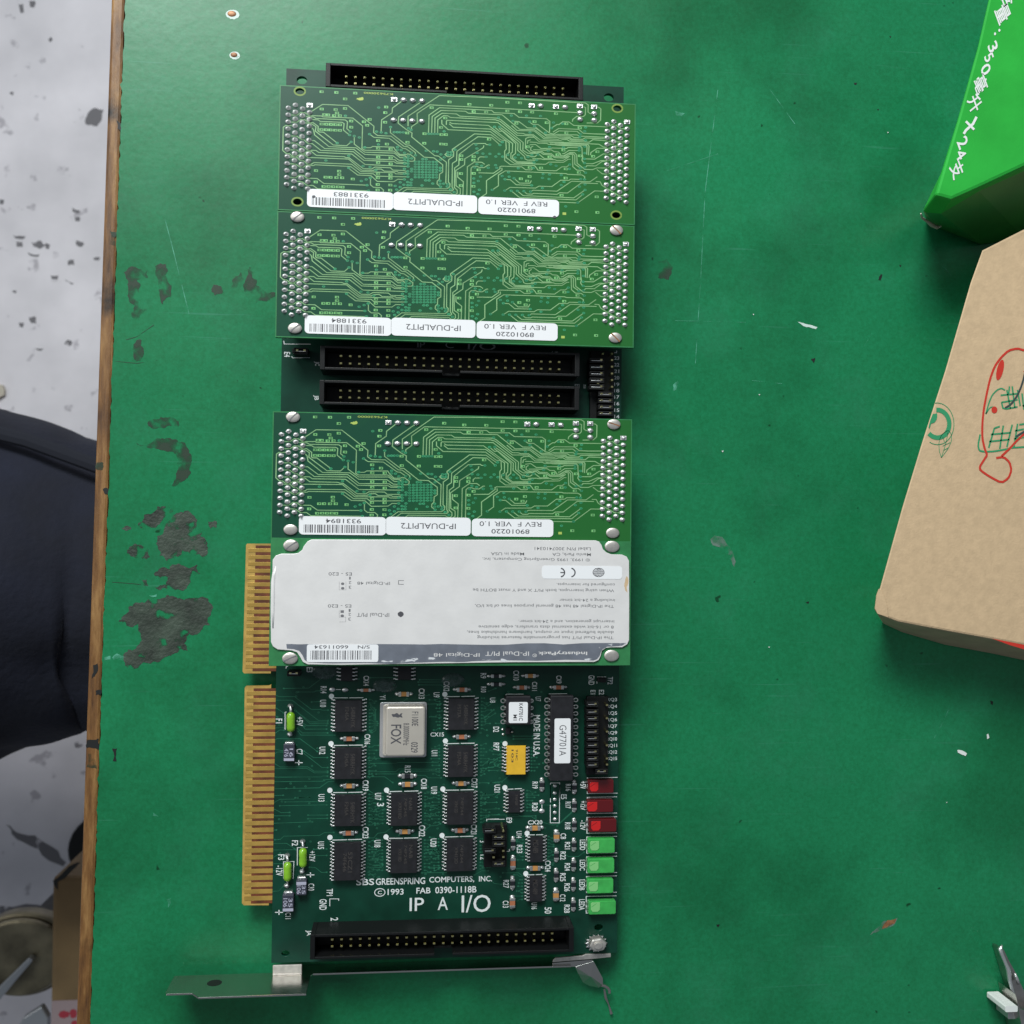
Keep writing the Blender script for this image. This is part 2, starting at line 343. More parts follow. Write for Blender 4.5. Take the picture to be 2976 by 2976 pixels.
# ---- lettering: built-in font outlines as flat mesh
_TC = {}
def glyphs(s, bold=0.0):
    key = (s, bold)
    if key in _TC: return _TC[key]
    c = bpy.data.curves.new('lettering', 'FONT'); c.body = s; c.resolution_u = 3; c.offset = bold
    o = bpy.data.objects.new('lettering', c); COL.objects.link(o); bpy.context.view_layer.update()
    dg = bpy.context.evaluated_depsgraph_get(); me = bpy.data.meshes.new_from_object(o.evaluated_get(dg))
    vs = [(v.co.x, v.co.y) for v in me.vertices]; fs = [tuple(p.vertices) for p in me.polygons]
    bpy.data.objects.remove(o); bpy.data.curves.remove(c); bpy.data.meshes.remove(me)
    if vs:
        x0, x1 = min(v[0] for v in vs), max(v[0] for v in vs); y0, y1 = min(v[1] for v in vs), max(v[1] for v in vs)
        vs = [((x - (x0 + x1) / 2) / max(x1 - x0, 1e-6), (y - (y0 + y1) / 2) / max(y1 - y0, 1e-6)) for x, y in vs]
    _TC[key] = (vs, fs); return _TC[key]
def text(bm, s, cx, cy, wd, ht, z, rot=0.0, bold=0.0, mi=0, shear=0.0):
    vs, fs = glyphs(s, bold); c, sn = math.cos(math.radians(rot)), math.sin(math.radians(rot))
    nv = []
    for x, y in vs:
        x, y = x * wd, y * ht; x += shear * y
        nv.append(bm.verts.new((cx + x * c - y * sn, cy + x * sn + y * c, z)))
    for f in fs:
        try: bm.faces.new([nv[i] for i in f]).material_index = mi
        except ValueError: pass
def ktile(t, z): return (28.93 - z) / F_PX / TILE[t][2]
def textp(bm, s, t, x0, x1, y0, y1, z, rot=0, bold=0.0, mi=0):
    """fit s into the box x0..x1, y0..y1 measured on tile t"""
    cx, cy = W(t, (x0 + x1) / 2, (y0 + y1) / 2, z); k = ktile(t, z); wd, ht = abs(x1 - x0) * k, abs(y1 - y0) * k
    if rot in (90, -90): wd, ht = ht, wd
    text(bm, s, cx, cy, wd, ht, z, rot, bold, mi)
def parse(s, z):
    out = []
    for line in s.strip().splitlines():
        t = None; pts = []
        for tok in line.split():
            if tok in TILE: t = tok
            else:
                a, b = tok.split(','); pts.append(W(t, float(a), float(b), z))
        if pts: out.append(pts)
    return out
def pts_of(s, z):
    return [p for l in parse(s, z) for p in l]
def jag(pts, amp, lvl=3, seed=1, closed=True):
    r = random.Random(seed)
    for _ in range(lvl):
        out = []
        n = len(pts)
        for i in range(n if closed else n - 1):
            a = pts[i]; b = pts[(i + 1) % n]; d = math.hypot(b[0] - a[0], b[1] - a[1])
            out.append(a); k = r.uniform(-1, 1) * amp * d
            out.append(((a[0] + b[0]) / 2 - (b[1] - a[1]) / (d + 1e-9) * k, (a[1] + b[1]) / 2 + (b[0] - a[0]) / (d + 1e-9) * k))
        if not closed: out.append(pts[-1])
        pts = out
    return pts
def board_solid(outline, holes, z0, z1, name, m, parent, me_smooth=False):
    c = bpy.data.curves.new(name, 'CURVE'); c.dimensions = '2D'; c.fill_mode = 'BOTH'; c.extrude = (z1 - z0) / 2
    for poly in [outline] + holes:
        sp = c.splines.new('POLY'); sp.points.add(len(poly) - 1); sp.use_cyclic_u = True
        for i, (x, y) in enumerate(poly): sp.points[i].co = (x, y, 0, 1)
    o = bpy.data.objects.new(name, c); COL.objects.link(o); bpy.context.view_layer.update()
    me = bpy.data.meshes.new_from_object(o.evaluated_get(bpy.context.evaluated_depsgraph_get()))
    bm = BM(); bm.from_mesh(me); bpy.data.objects.remove(o); bpy.data.curves.remove(c); bpy.data.meshes.remove(me)
    bmesh.ops.translate(bm, verts=bm.verts, vec=(0, 0, (z0 + z1) / 2)); bmesh.ops.remove_doubles(bm, verts=bm.verts, dist=1e-5)
    bmesh.ops.recalc_face_normals(bm, faces=bm.faces)
    return mk(name, bm, m, parent)

# ------------------------------------------------------------------ the setting: floor, table, things off the table
TZ = -0.6; FZ = -75.0
bm = BM(); flat(bm, [(-400, -400), (400, -400), (400, 400), (-400, 400)], FZ)
tag(mk('floor', bm, 'floor'), kind='structure')
e0 = W('P', 363, 0, TZ); e1 = W('P', 262, 2976, TZ); ed = Vector((e1[0] - e0[0], e1[1] - e0[1])); ed.normalize()
en = Vector((ed.y, -ed.x));  en = en if en.x < 0 else -en                     # points away from the table, to the left
def edge_pt(s, off=0.0): return (e0[0] + ed.x * s + en.x * off, e0[1] + ed.y * s + en.y * off)
table = thing('work_table', (e0[0] + 30, e0[1] - 15, FZ), 'large green painted work table with worn wooden edge strip and chipped paint', 'table')
rr = random.Random(3); edge = []
s = -30.0
while s < 62:
    off = rr.uniform(-0.028, 0.02) + (0.05 if rr.random() < 0.03 else 0); edge.append(edge_pt(s, off)); s += rr.uniform(0.07, 0.22)
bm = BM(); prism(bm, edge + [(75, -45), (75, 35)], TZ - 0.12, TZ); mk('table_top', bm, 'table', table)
bm = BM(); prism(bm, [edge_pt(-30, -0.25), edge_pt(62, -0.25), (75, -46), (75, 36)], TZ - 2.6, TZ - 0.125); mk('core_board', bm, 'wood', table)
bm = BM()
A_, B_ = edge_pt(-30, 0.02), edge_pt(62, 0.02); C_, D_ = edge_pt(62, 0.42), edge_pt(-30, 0.42)
prism(bm, [A_, B_, C_, D_], TZ - 2.4, TZ - 0.10)
mk('edge_strip', bm, 'wood', table, bevel=0.09)
for i, (lx, ly) in enumerate(((6, -30), (70, -40), (70, 30), (6, 30))):
    bm = BM(); box(bm, lx - 2, lx + 2, ly - 2, ly + 2, FZ, TZ - 2.6); mk('table_leg', bm, 'steel', table, origin=(lx, ly, FZ))
def decal(name, ptsl, m, z=TZ + 0.004, amp=0.16, lvl=3, seed=1, label=None):
    bm = BM()
    for i, p in enumerate(ptsl): flat(bm, jag(p, amp, lvl, seed + i), z)
    bmesh.ops.triangulate(bm, faces=bm.faces)
    return mk(name, bm, m, table, label=label)
patches = ['L2 770,1480 800,1430 900,1400 960,1370 1050,1350 1130,1375 1200,1370 1300,1375 1320,1450 1310,1540 1250,1580 1180,1590 1150,1650 1170,1700 1080,1720 1020,1745 940,1780 830,1815 780,1790 800,1690 850,1680 870,1580 860,1530 790,1545 740,1515',
 'L2 960,1220 1060,1190 1130,1165 1230,1160 1250,1215 1190,1230 1165,1310 1080,1315 990,1320 960,1300 1040,1285 1050,1240 980,1250',
 'L2 980,985 1020,960 1040,900 1090,850 1160,825 1230,880 1250,940 1280,1000 1275,1110 1190,1100 1140,1070 1090,1110 1040,1140 985,1050',
 'L2 860,915 900,850 980,800 1060,785 1080,830 1020,870 1000,910 930,925', 'L2 790,1070 830,1040 900,1050 935,1110 880,1120 810,1100',
 'L2 760,935 800,920 820,940 780,950', 'L2 885,1260 920,1250 925,1295 890,1290', 'L2 1300,890 1340,885 1350,930 1310,935']
for i, p in enumerate(patches): decal('chipped_paint_patch', [pts_of(p, TZ + 0.004)], 'chip_patch', seed=i + 1, amp=0.26)
stains = ['L2 920,280 950,255 1060,240 1115,265 1110,300 1020,310 940,305', 'L2 850,400 1000,375 1100,380 1160,415 1198,510 1192,590 1140,640 1070,670 1100,610 1110,540 1100,480 1040,455 930,435',
 'L1 580,1275 690,1262 690,1300 640,1310 650,1370 690,1450 650,1498 612,1480 630,1430 600,1350', 'L1 725,1245 775,1235 775,1290 798,1390 760,1425 742,1360', 'L1 640,1590 662,1590 655,1690 638,1690',
 'Q 1000,320 1060,100 1090,120 1110,290 1180,330 1190,430 1300,520 1480,570 1550,590 1545,650 1440,720 1200,770 1150,780 1080,690 980,640', 'Q 740,380 900,200 960,330 990,560 850,610 760,560', 'Q 350,560 390,430 540,480 550,600 420,640']
for i, p in enumerate(stains): decal('dark_stain', [pts_of(p, TZ + 0.006)], 'stain' if i not in (6, 7) else 'stain_soft', z=TZ + 0.006, seed=20 + i, amp=0.2, lvl=3)
decal('dark_stain', [pts_of('R1 20,1230 60,1210 90,1250 70,1310 20,1300', TZ)], 'stain_soft', z=TZ + 0.006, seed=50)
for t, x, y, rx, ry, a in (('L1', 1085, 65, .13, .09, .5), ('L1', 1095, 257, .10, .075, .2)):      # copper coloured nail heads in pale rims
    cx, cy = W(t, x, y, TZ); bm = BM(); flat(bm, jag(ell(cx + .02, cy - .02, rx * 1.5, ry * 1.6, 10), .12, 2, 4), TZ + .004); mk('chipped_rim', bm, 'pale', table)
    bm = BM(); dome(bm, cx, cy, TZ + .003, rx, ry, .02, 14, 3); mk('nail_head', bm, 'rust', table, smooth=True)
def scratch(t, s, wd, m): 
    bm = BM(); strip(bm, pts_of(t + ' ' + s, TZ + .007), wd, TZ + .007); mk('scratch', bm, m, table)
scratch('L1', '765,1000 800,1130 845,1310 885,1470', .022, 'scrape_light'); scratch('L1', '590,1590 640,1575 720,1520', .02, 'stain'); scratch('L1', '540,1690 640,1700 735,1685', .02, 'stain')
scratch('R1', '530,400 660,580', .02, 'scrape_light'); scratch('R1', '300,420 240,900 220,1300 195,1700', .018, 'scrape_light'); scratch('R1', '100,1500 430,1508', .014, 'scrape_light'); scratch('R1', '60,800 300,720', .014, 'scrape_light')
scratch('R1', '1020,1560 985,1620', .014, 'scrape_light'); scratch('R1', '460,1780 600,1795', .014, 'scrape_light'); scratch('T', '770,90 720,200 670,290', .018, 'scrape_light'); scratch('K0', '380,90 420,140 490,180', .02, 'scrape_light'); scratch('L2', '700,1270 800,1278 880,1285', .02, 'stain')
decal('scrape', [pts_of('R2 287,400 300,388 325,392 350,425 368,470 362,488 345,450 322,425 295,418', TZ)], 'scrape_grey', z=TZ + .006, seed=60, amp=.08)
decal('scrape', [pts_of('R1 672,1505 700,1512 765,1530 758,1540 700,1526', TZ)], 'pale', z=TZ + .006, seed=61, amp=.08)
decal('scrape', [pts_of('T 370,1385 400,1335 450,1325 440,1355 400,1375', TZ)], 'rust', z=TZ + .008, seed=62, amp=.1); decal('scrape', [pts_of('T 300,1420 380,1340 460,1320 430,1370 350,1400', TZ)], 'scrape_grey', z=TZ + .005, seed=63, amp=.1)
for i, p in enumerate(['L2 700,1740 730,1715 775,1735 770,1760 715,1760', 'L2 650,1740 690,1730 690,1755 655,1760', 'L2 930,1355 980,1345 975,1362', 'R1 100,520 145,530 130,545 105,540', 'R1 90,1800 118,1780 105,1825 92,1830', 'L3 800,830 830,850 800,845', 'L3 870,1280 895,1275 880,1325', 'L1 1080,270 1120,262 1100,285']):
    decal('scrape', [pts_of(p, TZ)], 'scrape_light', z=TZ + .006, seed=70 + i, amp=.1)
for i, p in enumerate(['T 803,356 830,358 858,375 850,390 830,382 806,370', 'T 972,268 980,262 986,285 975,292', 'R1 462,1470 468,1470 466,1476', 'R1 1092,618 1098,620 1094,624', 'R2 322,120 329,119 327,125', 'R2 471,739 475,739 473,743', 'R1 490,1845 497,1846 492,1850', 'T 738,655 745,655 742,660']):
    bm = BM(); prism(bm, jag(pts_of(p, TZ), .1, 1, i), TZ + .003, TZ + .02)
    if i < 2: tag(mk('paint_flake', bm, 'white_print'), ('larger', 'smaller')[i] + ' white flake lying on the green table at lower right', 'flake')
    else: mk('speck', bm, 'white_print', table)
for i, p in enumerate(['L3 585,495 612,493 606,515 604,540 608,560 590,560 597,530 592,510', 'R1 936,388 950,387 948,397 938,396', 'R1 1044,511 1053,511 1050,518', 'R1 1050,1310 1062,1283 1070,1285 1062,1312', 'R1 1102,170 1112,170 1107,177', 'R2 306,1618 318,1618 312,1626', 'R2 588,598 600,596 596,604', 'R1 735,1680 755,1675 748,1700', 'R1 1148,1240 1158,1240 1152,1250', 'T 992,72 1012,76 1006,98 996,90']):
    decal('dark_speck', [pts_of(p, TZ)], 'dark', z=TZ + .008, seed=90 + i, amp=.1, lvl=2)
# dark wear marks and a nail hole on the wooden strip
for i, p in enumerate(['L2 640,690 665,682 690,700 690,722 655,722', 'L3 485,60 508,50 505,100 480,130', 'L3 498,195 530,190 525,215 500,215', 'L3 455,450 515,440 515,500 450,490', 'L1 515,1080 545,1085 540,1150 512,1145', 'L2 600,525 645,525 640,570 600,565', 'L1 545,560 600,605 575,620 550,600', 'L3 455,520 510,520 505,600 450,590']):
    bm = BM(); flat(bm, jag(pts_of(p, TZ - .092), .15, 2, i), TZ - .094); mk('dark_mark', bm, 'stain' if i in (4, 5, 7) else 'dark', table)

# seated person in navy trousers, seen beside the table edge
def leg_mesh():
    bm = BM(); a = W('P', 0, 1690, -26); b = W('P', 280, 1692, -26); d = (b[0] - a[0], b[1] - a[1])
    path = [(a[0] - 45, a[1] + .5, -25), (a[0] - 15, a[1] + .2, -26), (*a, -26), (*b, -26.5), (b[0] + 10, b[1] - 1, -27), (b[0] + 18, b[1] - 1, -30), (b[0] + 20, b[1] - 1, -40), (b[0] + 19, b[1] - 1, -60), (b[0] + 18, b[1] - 1, -72.5), (b[0] + 27, b[1] - 1, -73.5)]
    ptsd = []; rads = []
    for i in range(len(path) - 1):
        a, b = Vector(path[i]), Vector(path[i + 1])
        r0 = (19, 12.4, 9.0, 7.3, 7.0, 7.0, 6.4, 5.2, 4.4, 3.6)[i]; r1 = (19, 12.4, 9.0, 7.3, 7.0, 7.0, 6.4, 5.2, 4.4, 3.6)[i + 1]; n = 14
        for k in range(n): ptsd.append(a.lerp(b, k / n)); rads.append(r0 + (r1 - r0) * k / n)
    ptsd.append(Vector(path[-1])); rads.append(3.2)
    tube(bm, ptsd, rads, 72)
    bm.normal_update()
    for v in bm.verts:
        p = v.co; f = mnoise.noise(Vector((p.x * .10 - p.y * .06, p.y * .22 + p.x * .09, p.z * .1))) * .55 - abs(mnoise.noise(Vector((p.x * .16 + p.y * .10, p.y * .2 - p.x * .12, p.z * .12 + 9)))) * .55 + mnoise.noise(Vector((p.x * .22, p.y * .5 + p.x * .2, p.z * .3 + 5))) * .35
        v.co = p + v.normal * f
    return bm
tag(mk('person', leg_mesh(), 'denim', origin=(0, -15, FZ), smooth=True), 'seated person in dark navy trousers, only one thigh showing left of the table', 'person')
bm = BM(); 
pr = bpy.data.objects['person']; sp = [W('L2', x, y, -17.5) for x, y in ((-300, 270), (0, 345), (150, 400), (300, 455), (450, 510), (585, 560), (760, 610))]
tube(bm, [(x, y, -20.6 - .0 * i) for i, (x, y) in enumerate(sp)], .35, 8, squash=.5); mk('trouser_seam', bm, 'denim_seam', pr)

# stacked-away things on the floor, lower left
def at3(t, x, y, z): return W(t, x, y, z)
bt = -42.0
bx = thing('cardboard_box', (*at3('L3', 340, 1600, FZ), FZ), 'dim brown cardboard box under the table edge, taped across its lower part', 'box')
p = [at3('L3', 272, 1165, bt), at3('L3', 258, 2100, bt)]; q0 = at3('L3', 620, 1165, bt); q1 = at3('L3', 620, 2100, bt)
bm = BM(); prism(bm, [p[1], q1, q0, p[0]], FZ, bt); mk('carton', bm, 'box_brown', bx, bevel=.3)
bm = BM(); x0, y0 = at3('L3', 262, 1812, bt + .05); x1, y1 = at3('L3', 600, 2000, bt + .05); box(bm, x0 + .1, x1, y1, y0, bt + .01, bt + .06); mk('tape', bm, 'box_tape', bx)
for (a, b, c, d) in ((335, 1880, 30, 22), (385, 1875, 22, 26), (390, 1925, 20, 14)):
    bm = BM(); cx, cy = at3('L3', a, b, bt); flat(bm, jag(ell(cx, cy, c * .012, d * .012, 8), .2, 1, a), bt + .08); mk('red_mark', bm, 'tape_red', bx)
bm = BM(); pts = [at3('L3', x, y, bt + .07) for x, y in ((275, 1185), (300, 1235), (300, 1190), (345, 1165), (390, 1120), (420, 1090), (400, 1090), (330, 1140))]; flat(bm, jag(pts, .1, 1, 3), bt + .07); mk('torn_flap', bm, 'dark', bx)
st = thing('stool', (*at3('L3', 90, 1600, FZ), FZ), 'round metal stool seat with pale legs standing on the floor at lower left', 'stool')
cx, cy = at3('L3', 95, 1590, -48); bm = BM()
for z0, z1, r0 in ((-50, -48.6, 3.75), (-48.6, -48, 3.4)): prism(bm, ell(cx, cy, r0, r0 * .82, 40), z0, z1)
mk('seat', bm, 'stool_metal', st, bevel=.25)
for pts_ in (((150, 1585), (175, 1600), (-60, 1875), (-110, 1840)), ((60, 2010), (120, 1900), (215, 1840), (250, 1900), (250, 2010))):
    bm = BM(); prism(bm, [at3('L3', x, y, -47.2) for x, y in pts_], -47.9, -47.2); mk('cross_bar', bm, 'stool_leg', st, bevel=.12)
bm = BM(); tube(bm, [(cx, cy, -50), (cx, cy, FZ + 1.5)], 1.6, 20); mk('column', bm, 'black_plastic', st)  # column coloured black in place of the dark shadow beside the seat
bm = BM(); prism(bm, ell(cx, cy, 5, 4, 32), FZ + .01, FZ + 1.5); mk('base', bm, 'black_plastic', st, bevel=.3)
bm = BM(); prism(bm, jag([at3('L1', -40, 1800, FZ), at3('L1', 20, 1805, FZ), at3('L1', 28, 1850, FZ), at3('L1', -10, 1880, FZ), at3('L1', -60, 1870, FZ)], .1, 1, 2), FZ + .02, FZ + .5)
tag(mk('paper_scrap', bm, 'torn_paper'), 'small cream paper scrap on the grey floor at the far left', 'scrap')
# dark blotches and cable-like streaks on the floor
blots = ['L1 400,580 410,530 440,505 485,515 475,560 455,590', 'L1 225,185 236,172 246,185 234,198', 'L1 40,437 62,430 58,447', 'L1 75,1130 105,1130 105,1155 80,1155', 'L1 145,1135 190,1125 215,1150 185,1165 155,1155', 'L1 355,1125 395,1140 380,1155 360,1148',
 'L1 435,1205 468,1205 460,1218 440,1216', 'L1 235,1290 275,1288 270,1308 240,1303', 'L1 305,1305 345,1325 335,1332 308,1315', 'L1 135,1485 165,1480 172,1515 145,1512', 'L1 88,1510 112,1512 108,1532 90,1528', 'L1 165,1630 205,1632 190,1642', 'L1 60,1100 120,1105 110,1118 70,1115',
 'L1 0,930 20,935 15,955 0,955', 'L1 130,1180 185,1190 175,1203 140,1195', 'L1 210,1140 235,1145 230,1165 212,1160', 'L1 85,20 110,20 110,60 95,60', 'L1 135,5 165,5 160,35 140,30', 'L1 335,970 375,985 365,1000 340,992', 'L1 350,1015 375,1018 370,1036 352,1034', 'L1 320,1590 338,1600 330,1618 300,1610',
 'L3 388,465 410,458 432,478 410,495 390,488', 'L1 318,1220 345,1215 350,1238 322,1242', 'L1 55,1360 78,1362 70,1372', 'L3 0,1315 265,1330 265,1365 0,1360', 'L3 30,890 110,940 240,990 345,1090 330,1110 200,1020 60,940', 'L3 285,1190 420,1080 425,1105 310,1205']
bm = BM()
for i, p in enumerate(blots): flat(bm, jag(pts_of(p, FZ + .03), .15, 2, i), FZ + .03)
bmesh.ops.triangulate(bm, faces=bm.faces)
mat('floor_blot', (0.17, 0.165, 0.18), 0.6, alpha=(0.9, 0.30, 0.42, 0.85)); tag(mk('floor_stains', bm, 'floor_blot'), kind='structure')

# ------------------------------------------------------------------ green carton, upper right (leans over its own base)
gz = 2.6
g = thing('green_carton', (*W('G', 1000, 700, TZ), TZ), 'bright green printed carton with white lettering and a crushed corner, upper right', 'carton')
top = [W('G', x, y, gz) for x, y in ((968, -60), (880, 330), (740, 840), (640, 1180), (585, 1370), (700, 1400), (900, 1310), (1208, 1165), (1600, 970), (1600, -60))]
base = [W('G', x, y, TZ) for x, y in ((1260, -60), (1120, 330), (900, 840), (690, 1230), (512, 1540), (620, 1610), (900, 1725), (1208, 1680), (1600, 1540), (1600, -60))]
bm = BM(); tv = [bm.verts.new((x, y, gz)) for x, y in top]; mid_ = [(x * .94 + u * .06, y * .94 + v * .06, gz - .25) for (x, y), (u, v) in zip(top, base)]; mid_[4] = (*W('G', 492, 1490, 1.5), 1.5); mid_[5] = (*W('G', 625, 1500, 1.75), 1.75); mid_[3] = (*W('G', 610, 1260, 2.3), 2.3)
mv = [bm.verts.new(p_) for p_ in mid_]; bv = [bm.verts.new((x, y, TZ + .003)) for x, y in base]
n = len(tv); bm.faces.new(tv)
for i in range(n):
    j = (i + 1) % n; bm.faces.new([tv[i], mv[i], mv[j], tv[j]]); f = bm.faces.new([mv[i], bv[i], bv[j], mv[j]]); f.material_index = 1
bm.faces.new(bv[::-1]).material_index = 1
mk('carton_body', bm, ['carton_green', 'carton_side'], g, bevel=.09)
bm = BM(); tube(bm, [W('G', x, y, z) + (z,) for x, y, z in ((484, 1500, 1.42), (492, 1530, .9), (525, 1552, .3), (560, 1580, 0), (600, 1600, -.2), (625, 1590, 0))], [.02, .035, .04, .06, .05, .02], 8); mk('torn_edge', bm, 'torn_paper', g)
bm = BM(); zt = gz + .012
def gtext(s, x, y, ln, ht, rot=-69, sh=-.35): cx_, cy_ = W('G', x, y, zt); k = ktile('G', zt); text(bm, s, cx_, cy_, ln * k * 1.12, ht * k * 1.22, zt, rot, .014, 0, sh)
for s_, x_, y_, l_, h_ in (('量', 1060, 95, 105, 100), (':', 1020, 225, 18, 50), ('3', 990, 330, 55, 70), ('5', 962, 402, 45, 65), ('0', 940, 487, 60, 70), ('毫', 905, 590, 100, 95), ('升', 862, 725, 100, 95), ('2', 778, 1000, 58, 75), ('4', 765, 1085, 55, 70), ('支', 738, 1190, 95, 95), ('含', 1095, -10, 90, 95)): gtext(s_, x_, y_, l_, h_)
for s_, dz_ in (('785,940 800,915 850,870 875,820', 0), ('800,852 858,910', .002)): strip(bm, pts_of('G ' + s_, zt), .07, zt + dz_, 0, 1)
mk('printed_lettering', bm, 'white_print', g)

# ------------------------------------------------------------------ kraft package, right
kz = 1.5
k_ = thing('kraft_package', (*W('P', 2800, 1400, TZ), TZ), 'brown kraft paper package with red marker outline and green stamp, right edge', 'package')
topk = [W('P', *px('K0', x, y), kz) for x, y in ((560, 40), (760, -60), (1500, -300), (1500, 1960), (743, 1808 - 62), (605, 1720), (400, 1683), (200, 1645), (110, 1612), (97, 1590), (104, 1530), (118, 1500), (215, 1150), (300, 870), (400, 560), (510, 180))]
basek = [W('P', *px('K0', x, y), TZ) for x, y in ((700, 100), (760, 0), (1500, -260), (1500, 2060), (743, 1812), (600, 1782), (400, 1745), (215, 1690), (130, 1650), (130, 1640), (160, 1560), (220, 1500), (330, 1150), (420, 870), (520, 560), (620, 200))]
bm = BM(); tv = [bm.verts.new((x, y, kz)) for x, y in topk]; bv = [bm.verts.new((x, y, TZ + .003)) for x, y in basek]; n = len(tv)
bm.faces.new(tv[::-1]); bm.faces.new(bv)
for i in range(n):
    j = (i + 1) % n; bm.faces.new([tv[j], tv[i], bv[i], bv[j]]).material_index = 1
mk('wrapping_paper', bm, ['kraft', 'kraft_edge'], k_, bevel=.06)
bm = BM(); fl = [W('P', *px('K0', x, y), kz + .02) for x, y in ((116, 1503), (128, 1512), (142, 1545), (152, 1585), (155, 1625), (110, 1610), (99, 1588), (106, 1530))]
prism(bm, fl, kz + .004, kz + .03); mk('folded_corner', bm, 'kraft', k_)
bm = BM(); zk = kz + .010
def kst(s_, wd, mi): 
    for p_ in parse('K ' + s_, zk): 
        q_ = []
        for i in range(len(p_) - 1):                             # round the corners a little
            a, b = p_[i], p_[i + 1]; q_ += [(a[0] * .8 + b[0] * .2, a[1] * .8 + b[1] * .2), (a[0] * .2 + b[0] * .8, a[1] * .2 + b[1] * .8)]
        strip(bm, [p_[0]] + q_ + [p_[-1]], wd, zk + .0007 * mi, mi, 1)
kst('800,240 726,228 690,217 640,228 595,270 560,320 535,390 515,480 500,560 492,640 492,720 505,780 520,815 500,845 478,880 480,900 530,935 600,972 640,945 656,900 645,855 612,826 570,832', .062, 1)
kst('600,822 650,775 690,730 726,700 800,640', .062, 1); kst('800,300 726,350', .062, 1)
kst('735,340 715,420 690,480 655,530 620,552', .055, 2); kst('735,680 700,700 680,715', .06, 2)
for a, b, c, d, r in ((592, 338, .10, .31, -.25), (560, 562, .09, .10, 0)): cx, cy = W('K', a, b, zk); flat(bm, ell(cx, cy, c, d, 14, r), zk + .0007, 1)
kst('512,585 530,520 548,478 575,450 600,440 620,452', .04, 0); kst('512,585 535,548 555,545', .03, 0)
for s_ in ('595,480 700,470', '630,450 650,555', '660,430 675,550', '600,520 690,505', '600,520 610,560 690,545', '690,450 705,540', '715,470 726,560', '718,535 730,545', '645,430 640,470'): kst(s_, .045, 0)
for s_ in ('480,700 468,760 475,790 500,797 560,795 640,780', '560,665 528,775', '610,650 590,780', '660,645 630,770', '540,700 650,690', '530,740 645,728', '560,665 590,655', '690,640 670,770', '675,680 726,670', '670,725 726,715', '655,775 730,770', '700,645 735,640'): kst(s_, .048, 0)
mk('marker_and_stamp', bm, ['print_green', 'marker_red', 'marker_dark'], k_)
bm = BM(); cx, cy = W('K', 240, 640, zk); r1 = .52; ring(bm, cx, cy, .50, .60, .02, zk, 0, 40, -118, 98); ring(bm, cx, cy, .36, .40, .13, zk, 0, 30, -135, 95)
flat(bm, jag([W('K', x, y, zk) for x, y in ((214, 585), (238, 580), (236, 615), (222, 635), (205, 640), (196, 668), (190, 660))], .1, 1), zk + .001)
for s_ in ('262,830 250,790 248,740 265,700 300,676 318,695 320,735 300,780 262,830', '262,830 285,760 300,690', '270,765 312,745', '280,740 270,715', '275,790 300,775'): kst(s_, .016, 0)
mk('leaf_logo', bm, 'print_green', k_)
bm = BM(); vs = [W('P', *px('K0', x, y), z) + (z,) for x, y, z in ((605, 1717, kz + .006), (780, 1752, kz + .006), (900, 1790, .7), (900, 1840, .5), (700, 1782, .75), (640, 1755, 1.0))]
flat(bm, [(v[0], v[1]) for v in vs[:2]] + [W('P', *px('K0', 780, 1775), kz + .006), W('P', *px('K0', 680, 1745), kz + .006)], kz + .006); mk('red_streak', bm, 'marker_red', k_)

# ------------------------------------------------------------------ steel hand tool, lower right corner
t_ = thing('hand_tool', (*W('T', 1150, 1800, TZ), TZ), 'shiny steel hand tool with pointed jaws cut off by the lower right corner', 'tool')
zt = .05; bm = BM(); prism(bm, [W('T', x, y, zt - .15) for x, y in ((1052, 1500), (1075, 1505), (1105, 1570), (1150, 1650), (1190, 1740), (1215, 1850), (1230, 2060), (1170, 2060), (1150, 1932), (1150, 1830), (1100, 1660))], TZ + .02, zt - .15)
mk('jaw', bm, 'steel', t_, bevel=.04)
bm = BM(); tube(bm, [W('T', x, y, zt) + (zt,) for x, y in ((1062, 1478), (1050, 1500), (1060, 1530), (1085, 1590), (1098, 1620), (1105, 1680), (1130, 1770), (1152, 1840))], [.02, .07, .06, .055, .075, .06, .04, .045], 12); mk('jaw_highlight', bm, 'solder', t_, smooth=True)  # bright rod shaped in place of the highlight along the jaw
bm = BM(); tube(bm, [W('T', x, y, zt) + (zt,) for x, y in ((1135, 1640), (1145, 1665), (1157, 1700))], [.025, .045, .06], 10); mk('short_highlight', bm, 'solder', t_, smooth=True)  # short bright rod standing in for the tool's second highlight
bm = BM(); prism(bm, [W('T', x, y, zt + .3) for x, y in ((1165, 1840), (1180, 1850), (1230, 1860), (1300, 1870), (1300, 2060), (1200, 2060), (1165, 1900), (1140, 1760))], TZ + .02, zt + .3); mk('handle', bm, 'steel', t_, bevel=.06)
bm = BM(); x0, y0 = W('T', 1080, 1830, zt + .4); x1, y1 = W('T', 1152, 1862, zt + .4); prism(bm, rrect(x0, x1, y1, y0, .04), TZ + .1, zt + .4); mk('spring_clip', bm, 'white_print', t_)
bm = BM(); x0, y0 = W('T', 1095, 1866, zt); x1, y1 = W('T', 1165, 1902, zt); prism(bm, rrect(x0, x1, y1, y0, .04), TZ + .05, zt); mk('spring_seat', bm, 'can_base', t_)

